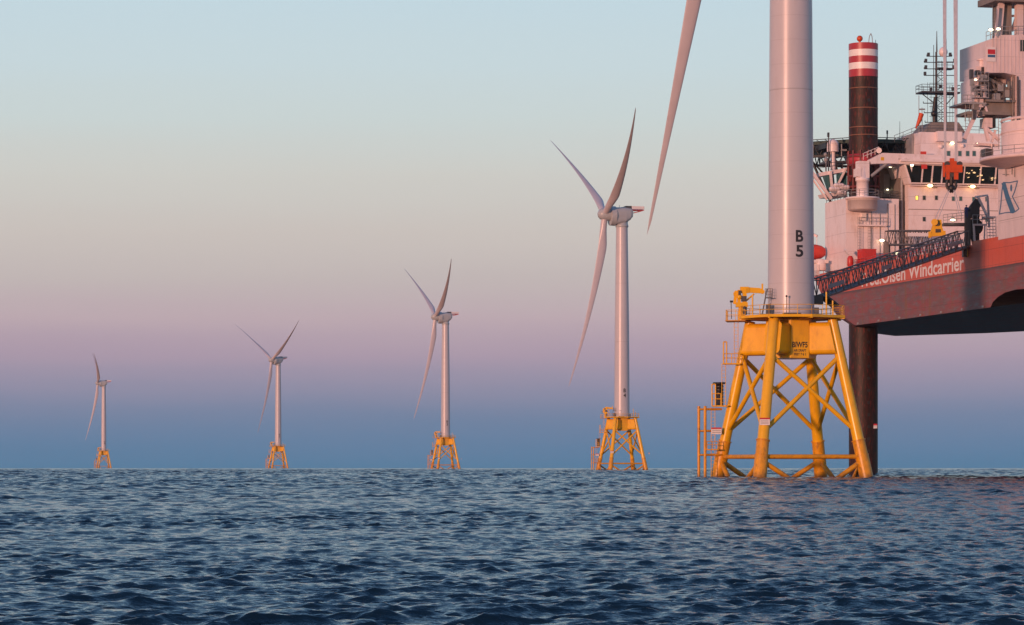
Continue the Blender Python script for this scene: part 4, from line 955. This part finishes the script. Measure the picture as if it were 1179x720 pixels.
MB().add([lg(754 + 9 * math.cos(t), 264 + 30 * math.sin(t)) + q_ for t in [2 * math.pi * i / 16 for i in range(16)]], [tuple(range(16))]).build('logo_dot', M['blue'], lo)
# round walkway
cxp, cyp = xa + 5.0, ya - 7.5
wk = MB().lathe([(6.5, zc - .9), (9.7, zc - .25), (9.9, zc - .2), (9.9, zc + .25), (4.0, zc + .27)], 72, (cxp, cyp, 0)).build('round_walkway', K, o)
MB().rail([(cxp + 9.8 * math.cos(R(q)), cyp + 9.8 * math.sin(R(q)), zc + .25) for q in range(-180, 181, 12)], 1.15, 1.8, .04).build('walkway_railing', M['midgrey'], wk)
# upper column and slewing house
z1 = rel(0, 118, PB).z; zt = rel(0, 47, PB).z
MB().lathe([(6.9, zc + .28), (6.9, 15.7)], 64, (cxp, cyp, 0)).build('upper_column', K, o)
hx = rel(1136, 0, PB - 3).x; hr = rel(1170.5, 0, PB - 3).x
z88, z118, z130 = rel(0, 88, PB).z, rel(0, 118, PB).z, rel(0, 130, PB).z
hs = MB()
hs.plate([(hx, -2.9, rel(0, 88, PB).z), (hx, -2.9, zt - .5), (hx + 2.3, -2.9, zt + .35), (9, -2.9, zt + .9), (9, -2.9, z88 - .2), (hr, -2.9, z88 - .2), (hx + 2.6, -2.9, z88 + .1)][::-1], (0, 10, 0))
hs.plate([(hr, -2.9, zc + 3), (9, -2.9, zc + 3), (9, -2.9, z88 - .21), (hr, -2.9, z88 - .21)], (0, 2.0, 0))
hs = hs.build('slewing_house', K, o)
rb = MB(); x = hx + .9
while x < 8.8: rb.box(x, x + .06, -2.96, -2.9, z88 + .2, zt + .2); x += .55
rb.build('cladding_ribs', K, hs)
MB().box(hx + .1, hr, .9, 6.9, z118 - .3, z88 - .2).build('recess_back', M['craneskin'], hs)
MB().box(hx, hr, -2.8, .9, z118 - .3, z118).beam((hx + .3, -1.5, z88 - .3), (hr, -1, z118 + 1.4), .3, .4).box(hx + 4.3, hx + 5.4, -1, .8, z118 + .8, z118 + 2).box(hx + 2.4, hx + 2.5, -.3, .9, z118, z88 - .2).tube((hr - .4, -2.6, z118 - 3), (hr - .4, -2.6, z88 - .2), .12, .12, 6).build('recess_machinery', M['shipgrey'], hs)
for q in range(5): pass
p = rel(1139.5, 62, PB - 3); bd = MB().box(p.x - 1.0 + .6, p.x + .9, -3.03, -2.905, p.z - 1.1, p.z + .9).build('name_board', M['signwhite'], hs)
MB().box(p.x - .3, p.x + .8, -3.05, -3.031, p.z - .5, p.z - .15).build('board_stripe', M['blue'], bd)
MB().box(p.x - .3, p.x + .8, -3.05, -3.031, p.z - .05, p.z + .6).build('board_field', M['signred'], bd)
p = rel(1178, 51, PB - 3); MB().box(p.x - .4, p.x + 1.6, -2.95, -2.88, p.z - 1, p.z + .6).build('window', M['glass'], hs)
MB().rail([(hx, -2.8, zt - .5), (hx + 2.3, -2.8, zt + .35), (8.8, -2.8, zt + .9)], 1.2, 1.2, .045).build('roof_railing', M['midgrey'], hs)
# recess platform below with struts
bp = MB().box(rel(1113, 0, PB - 2).x, hr, -2.4, 2, z130 - .6, z130 - .2).box(rel(1134, 0, PB - 2).x, hr, -2.0, 1.6, z130 - .2, z118 - .31).beam(rel(1114, 134, PB - 2), rel(1134, 129, PB - 2), .3, .5).build('machinery_platform', M['shipgrey'], o)
MB().beam(rel(1129, 120, PB - 2), rel(1110, 160, PB - 2), .5, .5).beam(rel(1121, 131, PB - 2), rel(1128, 118, PB - 2), .35, .35).beam(rel(1133, 118, PB - 2), rel(1137, 132, PB - 2), .3, .3).beam(rel(1126, 134, PB - 2), rel(1133, 132, PB - 2), .3, .3).build('strut', K, o)
MB().box(rel(1135.5, 0, PB - 2).x, rel(1144, 0, PB - 2).x, -1.6, .4, rel(0, 147, PB - 2).z, rel(0, 136, PB - 2).z).beam(rel(1134, 146, PB - 2), rel(1138, 163, PB - 2), .45, .45).beam(rel(1135, 147, PB - 2), rel(1150, 162, PB - 2), .35, .35).beam(rel(1146, 150, PB - 2), rel(1142, 164, PB - 2), .3, .3).build('service_box', K, o)
MB().box(rel(1144.2, 0, PB - 2).x, rel(1148, 0, PB - 2).x, -1.5, .4, rel(0, 147, PB - 2).z, rel(0, 134, PB - 2).z).build('service_door', M['black'], o)
lm_ = MB().box(rel(1128, 0, PB - 2).x, rel(1150, 0, PB - 2).x, -.4, .4, rel(0, 168, PB - 2).z, rel(0, 164.5, PB - 2).z).build('cable_arm', K, o)
# machinery house on the left of the slewing part
mc = MB().box(rel(1122, 0, PB - 2).x, rel(1136, 0, PB - 2).x - .02, -2, 3, rel(0, 118, PB - 2).z, rel(0, 92, PB - 2).z).box(rel(1125, 0, PB - 2).x, rel(1136, 0, PB - 2).x - .02, -1.6, 3, rel(0, 92, PB - 2).z, rel(0, 77, PB - 2).z).tube(rel(1130, 77, PB - 1), rel(1130, 69, PB - 1), .4, .4, 10).tube(rel(1130, 70, PB - 1), rel(1130, 68.5, PB - 1), .7, .7, 10).build('machinery_house', K, o)
for x0, x1, y0, y1 in ((1123.5, 1128, 82, 87), (1131, 1135, 78, 86), (1124, 1128, 98, 103), (1130, 1134.5, 95, 100), (1126, 1131, 108, 113), (1123, 1125, 90, 94)): MB().box(rel(x0, 0, PB - 2).x, rel(x1, 0, PB - 2).x, -2.08, -1.5, rel(0, y1, PB - 2).z, rel(0, y0, PB - 2).z).build('louvre', M['black'], mc)
MB().box(rel(1108, 0, PB - 2).x, rel(1134, 0, PB - 2).x, -2.6, 3, rel(0, 121.5, PB - 2).z, rel(0, 119.5, PB - 2).z).rail([rel(1108, 119.5, PB - 2), rel(1120, 119.5, PB - 2)], 1.2, .8, .05).rail([rel(1118, 112, PB - 3), rel(1135, 108, PB - 3)], 1.3, .7, .05).ladder(rel(1114, 150, PB - 2), rel(1114, 120, PB - 2), (1, 0, 0), .6).rail([rel(1111, 140, PB - 2), rel(1120, 140, PB - 2)], 1.2, .6, .05).build('side_platform', M['midgrey'], mc)
# clutter: platforms with rails, cable runs, boxes and floodlight arms round the machinery
for yy, x0, x1 in ((112.5, 1119, 1136), (104, 1121, 1136), (93, 1123, 1136)):
    a, c = rel(x0, yy, PB - 2.3), rel(x1, yy, PB - 2.3)
    q = MB().box(a.x, c.x - .02, a.y - .9, a.y + .2, a.z - .12, a.z).build('side_gallery', M['midgrey'], mc)
    MB().rail([(a.x, a.y - .85, a.z), (c.x - .05, a.y - .85, a.z)], 1.1, .6, .035, (1, .5)).build('gallery_railing', M['midgrey'], q)
rnd = random.Random(5)
for k in range(16):
    px_, py_ = rnd.uniform(1119, 1135), rnd.uniform(72, 134); p = rel(px_, py_, PB - 2.5); w_, h_ = rnd.uniform(.15, .5), rnd.uniform(.2, .7)
    MB().box(p.x - w_, p.x + w_, p.y, p.y + .5, p.z - h_, p.z + h_).build('equipment_box', M[rnd.choice(['craneskin', 'midgrey', 'shipgrey', 'darksteel'])], mc)
for x, y0, y1 in ((1171.5, 88, 160), (1173.5, 92, 150), (1163, 92, 117), (1156, 96, 117)):
    MB().tube(rel(x, y1, PB - 3.1), rel(x, y0, PB - 3.1), .09, .09, 6).build('cable_run', M['darksteel'], o)
for x0, y0, x1, y1 in ((1142, 92, 1150, 116), (1150, 95, 1168, 112), (1140, 104, 1168, 100), (1144, 117, 1160, 108)):
    MB().beam(rel(x0, y0, PB - 1.5), rel(x1, y1, PB - 1), .18, .25).build('recess_brace', M['shipgrey'], o)
for px_, py_ in ((1152, 101), (1160, 108), (1165, 98), (1147, 112)):
    p = rel(px_, py_, PB - 1.2); MB().box(p.x - .5, p.x + .5, p.y - .3, p.y + .5, p.z - .55, p.z + .5).build('hydraulic_box', M['midgrey'], o)
for x in (1151.5, 1155): MB().ladder(rel(x, 172, PB - 2.2), rel(x, 136, PB - 2.2), (1, 0, 0), .5).build('column_ladder', M['midgrey'], o)
for y in (146, 160): MB().lathe([(6.92, rel(0, y, PB).z), (7.0, rel(0, y, PB).z + .05), (7.0, rel(0, y, PB).z + .3), (6.92, rel(0, y, PB).z + .35)], 64, (cxp, cyp, 0), cap=False).build('column_ring', K, o)
p = rel(1137, 176, PB); MB().box(p.x - 1, p.x + .2, p.y - 1.6, p.y, p.z - .6, p.z + .4).build('walkway_box', M['darksteel'], o)
MB().beam(rel(1126, 166, PB - 1), rel(1150, 168, PB - 1), .3, .35).tube(rel(1142, 180, PB - 1.5), rel(1142, 166, PB - 1.5), .12, .12, 6).build('light_arm', K, o)

# gantry legs above
gt = MB().beam(rel(1149, 48, PB - 1), rel(1153, 2, PB - 1), .6, .8).beam(rel(1146, 45, PB - 2), rel(1149, 8, PB - 2), .25, .3).beam(rel(1173, 48, PB - 1), rel(1173.5, -20, PB - 1), .9, 1.0).beam(rel(1183, 48, PB - 1), rel(1184, -20, PB - 1), .9, 1.0)
gt.beam(rel(1165, 36, PB), rel(1173, 12, PB), .3, .4).beam(rel(1160, 33, PB), rel(1174, 33, PB), .25, .3).beam(rel(1160, 19, PB), rel(1173, 18, PB), .25, .3).build('gantry_legs', K, o)
MB().box(rel(1153, 0, PB).x, rel(1163, 0, PB).x, -.6, 3, rel(0, 48, PB).z, rel(0, 4, PB).z).build('hoist_column', M['shipgrey'], o)
MB().box(rel(1138, 0, PB).x, 9, -3, 4, rel(0, 4.5, PB).z, rel(0, -3, PB).z).box(rel(1138, 0, PB).x - .1, 9, -3.1, -3.02, rel(0, 5.5, PB).z, rel(0, 3.5, PB).z).build('top_platform', M['shipgrey'], o)
MB().rail([rel(1143.5, 44, PB - 3), rel(1143.5, 10, PB - 3)], .1, 2.5, .05).ladder(rel(1144, 48, PB - 2), rel(1145, 6, PB - 2), (1, 0, 0), .5).build('gantry_ladder', M['greysteel'], o)
for px, py, kind, r in ((1141, 34.5, 'pale', .22), (1149.5, 33.5, 'pale', .22), (1123, 92, 'pale', .2), (1173, 175, 'warm', .3), (1169, 140, 'pale', .18)):
    b = PB - 3.2 if py < 80 else PB - 2.4; p = rel(px, py, b)
    if py > 170: p = rel(px, py, PB + .5 - 4); 
    q = MB().box(p.x - r * 1.4, p.x + r * 1.4, p.y + .03, p.y + r * 1.4, p.z + r * .35, p.z + r * .9).tube((p.x, p.y + .2, p.z + r * .5), (p.x, p.y + .2, p.z - 1.2), .05, .05, 5).build('crane_lamp', M['midgrey'], o)
    MB().sphere((p.x, p.y, p.z), r, 12, 8, (1.5, .8, .7)).build('lamp_glow', M['lamp_' + kind], q)
p = rel(1177, 150, PB - 1); MB().box(p.x - .5, p.x + 3, p.y - .9, p.y + .3, rel(0, 162, PB - 1).z, rel(0, 138, PB - 1).z).build('cab_window', M['tealglass'], o)
MB().box(rel(1160, 0, PB - 2).x, 9, -2.5, -.3, rel(0, 165, PB - 2).z, rel(0, 163, PB - 2).z).rail([rel(1158, 163, PB - 2.4), rel(1180, 163, PB - 2.4)], 1.2, .9, .04).build('cab_walkway', M['hivis'], o)
MB().ladder(rel(1159, 163, PB - 1.5), rel(1159, 153, PB - 1.5), (1, 0, 0), .6, .35, .06).ladder(rel(1163, 163, PB - 1.5), rel(1163, 151, PB - 1.5), (1, 0, 0), .6, .35, .06).build('ladder_cage', M['midgrey'], o)

# hook block with its rope falls, and the yellow lifting tool below it
HD = 447.0
hp = at(1095.5, 194, HD)
o = empty('hook_block', hp, 0, 'bright orange crane hook block hanging from grey wire ropes', 'hook block')
def rw(px, py, D=HD): return at(px, py, D) - hp
def pb(mb, x0, x1, y0, y1, t, dD=0): a, c = rw(x0, y0, HD + dD), rw(x1, y1, HD + dD); mb.box(a.x, c.x, a.y - t / 2, a.y + t / 2, c.z, a.z); return mb
bk = MB(); pb(bk, 1088, 1107.5, 190.5, 199, 1.2); pb(bk, 1091, 1101, 186, 191, .9); pb(bk, 1093.5, 1098.5, 182.5, 186.2, .6); pb(bk, 1085.3, 1087.8, 187.5, 204, .8); pb(bk, 1089, 1093, 199, 207, .8); pb(bk, 1098, 1103, 199, 207, .8)
bk.build('block_body', M['orange'], o)
for x in (1090, 1104.5): a = rw(x, 189.5); MB().tube((a.x, -.5, a.z), (a.x, .5, a.z), .42, .42, 16).build('sheave', M['darksteel'], o)
a = rw(1096, 203); MB().tube((a.x, -.3, a.z), (a.x, .3, a.z), .5, .5, 12).build('sheave', M['darksteel'], o)
hk = MB().tube(rw(1095.5, 204), rw(1095.5, 213), .45, .3, 10).path([rw(1091, 208), rw(1089.8, 213), rw(1091.5, 218), rw(1095.5, 221.5), rw(1099.5, 218), rw(1101, 213), rw(1099.5, 209)], .2, 8).sphere(rw(1095.5, 217), .55)
hk.build('hook', M['black'], o)
for x0, nrope, wd in ((1087.2, 5, 4.6), (1099.8, 6, 5.6)):
    for i in range(nrope):
        x = x0 - wd / 2 + wd * i / (nrope - 1)
        MB().tube(rw(x0 + (x - x0) * .35 + 1.0, 190), rw(x, -140), .06, .06, 6).build('wire_rope', M['rope'], o)
tp_ = at(1079.5, 272, HD - 1)
o = empty('lifting_tool', tp_, 0, 'yellow triangular lifting tool slung below the orange hook block', 'lifting tool')
def rw2(px, py, D=HD - 1): return at(px, py, D) - tp_
lt = MB().plate([rw2(1075.5, 253), rw2(1084, 253), rw2(1085, 262), rw2(1088, 270), rw2(1070, 271), rw2(1073, 262)], (0, .5, 0)).beam(rw2(1069.5, 271), rw2(1088.5, 269.5), .8, .5).beam(rw2(1070.5, 274), rw2(1070.5, 267), .3, .4).beam(rw2(1087, 272), rw2(1087, 266), .3, .4)
lt.tube(rw2(1076, 256, HD - 1.6), rw2(1076, 256, HD), .5, .5, 12).build('frame', M['hivis'], o)
MB().tube(rw2(1079, 257.5, HD - 1.3), rw2(1079, 257.5, HD - 1.02), .35, .35, 12).box(rw2(1077, 0).x, rw2(1083, 0).x, -.1, -.02, rw2(0, 268).z, rw2(0, 264).z).build('shackle', M['darksteel'], o)
sg = MB()
for dx in (-.25, .25): sg.tube(rw2(1078, 253) + Vector((dx, 0, 0)), rw2(1092.5, 219) + Vector((dx * .4, 0, 0)), .05, .05, 6)
sg.build('sling', M['rope'], o)
sg = MB()
for dx in (-.2, .2): sg.tube(rw2(1106, 248) + Vector((dx, 0, 0)), rw2(1098.5, 219) + Vector((dx * .4, 0, 0)), .05, .05, 6)
sg.build('sling', M['rope'], o)

# gangway: lattice bridge from the ship down to the turbine
g0, g1 = at(1109, 285, 438), at(938, 344, 394)
o = empty('gangway', to_world((1.0, -47.5, ZT)), 0, 'long grey lattice gangway sloping from the ship down to the nearest turbine', 'gangway'); gb = o.location.copy()
MB().truss(g0 - gb, g1 - gb, 1.7, 2.35, 21, .09, .07).build('lattice_bridge', M['gangway'], o)
fl = MB().beam(g0 - gb, g1 - gb, 1.4, .12).build('walkway_floor', M['darksteel'], o)
for t0, t1_, w_ in ((.86, .96, .8), (.55, .62, .8), (.05, .16, .8)):
    d = (g1 - g0); n_ = Vector((d.y, -d.x, 0)).normalized(); n_ = n_ if n_.y < 0 else -n_
    a, b = g0.lerp(g1, t0) + n_ * .98 + Vector((0, 0, 1.2)) - gb, g0.lerp(g1, t1_) + n_ * .98 + Vector((0, 0, 1.2)) - gb; MB().beam(a, b, .05, w_ * .7).build('side_panel', M['midgrey'], o)
en = MB().beam(g1 - gb + Vector((1.2, 0, .2)), at(961, 352, 396) - gb, 1.4, .25).beam(at(952, 341, 395) - gb, at(960, 356, 395) - gb, .25, .2).box(at(936, 0, 393).x - gb.x, at(948, 0, 393).x - gb.x, 393 - gb.y, 394.6 - gb.y, at(0, 350, 393).z - gb.z, at(0, 340, 393).z - gb.z).build('landing_ramp', M['darksteel'], o)
def rg(px, py, D=439): return at(px, py, D) - gb
tw_ = MB().beam(rg(1114, 290), rg(1114, 243), 1.0, .8).beam(rg(1124, 288, 441), rg(1124, 236, 441), .8, .8).beam(rg(1112, 262), rg(1130, 262), .5, .8).beam(rg(1119, 234, 440), rg(1127, 240, 440), 1.5, 1.6).beam(rg(1112, 245), rg(1124, 236, 441), .5, .5)
tw_.box(rg(1108, 0).x, rg(1112, 0).x, -1, .5, rg(0, 296).z, rg(0, 284).z).tube(rg(1116, 256), rg(1122, 290), .2, .2, 8).box(rg(1117, 0).x, rg(1128, 0).x, 0, 3, rg(0, 250).z, rg(0, 238).z)
tw_ = tw_.build('pedestal_frame', M['darksteel'], o)
dr = MB(); a = rg(1121, 262, 439.5); dr.tube((a.x, a.y - .9, a.z), (a.x, a.y + .9, a.z), 1.25, 1.25, 20)
dr.build('winch_drum', M['black'], o)
MB().beam(rg(1126, 227, 439), rg(1137, 250, 439), .3, .35).beam(rg(1123, 227, 439), rg(1137, 225, 441), .2, .25).beam(rg(1137, 226, 441), rg(1139, 262, 441), .25, .3).build('davit_frame', M['shipwhite'], o)
op = MB().box(rg(1086, 0).x, rg(1112, 0).x, -.4, 1.4, rg(0, 260).z, rg(0, 257).z).build('operator_platform', M['darksteel'], o)
MB().rail([rg(1086, 257, 438.6), rg(1112, 254, 438.6)], 1.2, .6, .04, (1, .66, .33)).build('platform_railing', M['midgrey'], op)
MB().rail([rg(1120, 258, 437), rg(1136, 258, 437)], 1.3, .7, .06, (1, .5)).build('handrail', M['midgrey'], op)
MB().beam(rg(1120, 259, 437), rg(1136, 259, 437), .4, .25).tube(rg(1121, 259, 437), rg(1122.5, 284, 437), .16, .16, 8).tube(rg(1134, 259, 437), rg(1133, 284, 437), .12, .12, 8).build('walkway_frame', M['craneskin'], o)
sn = MB()
for i in range(8): sn.tube(rg(1136 + i * .2, 250 + 3.6 * i, 438), rg(1147, 250 + 3.6 * i, 438), .05, .05, 5)
for i in range(4): sn.tube(rg(1136 + i * 3.5, 249, 438), rg(1136.5 + i * 3.5, 278, 438), .05, .05, 5)
sn.build('safety_net', M['signwhite'], o)
MB().box(rg(1133, 0, 437).x, rg(1146, 0, 437).x, -1.6, 0, rg(0, 251, 437).z, rg(0, 249, 437).z).build('net_shelf', M['signwhite'], o)
p = rg(1097, 253.5, 438); q = MB().box(p.x - .4, p.x + .4, p.y, p.y + .2, p.z + .1, p.z + .2).build('gangway_lamp', M['midgrey'], o); MB().sphere(p, .2, 12, 8, (1.8, .8, .7)).build('lamp_glow', M['lamp_pale'], q)
p = rg(1033, 292, 418); q = MB().box(p.x - .35, p.x + .35, p.y, p.y + .2, p.z + .1, p.z + .2).build('gangway_lamp', M['midgrey'], o); MB().sphere(p, .17, 12, 8, (1.6, .8, .7)).build('lamp_glow', M['lamp_pale'], q)
MB().box(*(lambda a: (a.x - .5, a.x + .5, a.y - .3, a.y + .3, a.z - .6, a.z + .6))(rg(1113.5, 291, 438.5))).build('yellow_bumper', M['hivis'], o)

# two crew members in blue workwear
def person(px, py, D, lean, label):
    base = at(px, py, D); root = empty('person', base, 0, label, 'person', 'crew at the gangway head')
    vs_ = [(0, 0, .95), (0, -.02 + lean * .3, 1.2), (0, lean, 1.45), (0, lean * 1.1, 1.58), (.1, 0, .9), (.12, -.05, .5), (.12, 0, .08), (.12, -.16, .05), (-.1, 0, .9), (-.12, .05, .5), (-.13, .08, .08), (-.13, -.08, .05),
           (.2, lean, 1.43), (.27, lean - .05, 1.17), (.24, lean - .3, 1.1), (-.2, lean, 1.43), (-.27, lean - .03, 1.17), (-.2, lean - .28, 1.12)]
    ed = [(0, 1), (1, 2), (2, 3), (0, 4), (4, 5), (5, 6), (6, 7), (0, 8), (8, 9), (9, 10), (10, 11), (2, 12), (12, 13), (13, 14), (2, 15), (15, 16), (16, 17)]
    rad = [.15, .16, .15, .07, .11, .085, .06, .05, .11, .085, .06, .05, .085, .06, .045, .085, .06, .045]
    me = bpy.data.meshes.new('body'); me.from_pydata(vs_, ed, []); ob = bpy.data.objects.new('body', me); COL.objects.link(ob)
    sk = ob.modifiers.new('skin', 'SKIN')
    for i, r in enumerate(rad): me.skin_vertices[0].data[i].radius = (r, r)
    me.skin_vertices[0].data[0].use_root = True
    ob.modifiers.new('sub', 'SUBSURF').levels = 1
    bpy.context.view_layer.update()
    m2 = bpy.data.meshes.new_from_object(ob.evaluated_get(bpy.context.evaluated_depsgraph_get())); bpy.data.objects.remove(ob)
    m2.materials.clear(); m2.materials.append(M['bluewear']); m2.polygons.foreach_set('use_smooth', [True] * len(m2.polygons))
    b = bpy.data.objects.new('body', m2); COL.objects.link(b); b.parent = root
    h = lean * 1.2
    MB().sphere((0, h - .02, 1.68), .105, 12, 10, (.85, 1, 1.2)).sphere((0, h - .125, 1.67), .022).sphere((.085, h - .01, 1.67), .025).sphere((-.085, h - .01, 1.67), .025).build('head', M['skin'], root)
    MB().sphere((0, h - .01, 1.75), .135, 12, 8, (.95, 1.1, .75)).build('hard_hat', M['helmet'], root)
    return root
person(1112.5, 251, 438.5, -.08, 'person in blue overalls standing left at the gangway head, under the slings')
person(1120.5, 249, 440.5, .02, 'person in blue overalls standing right, behind the dark gangway winch frame')
print('script done', len(bpy.data.objects))
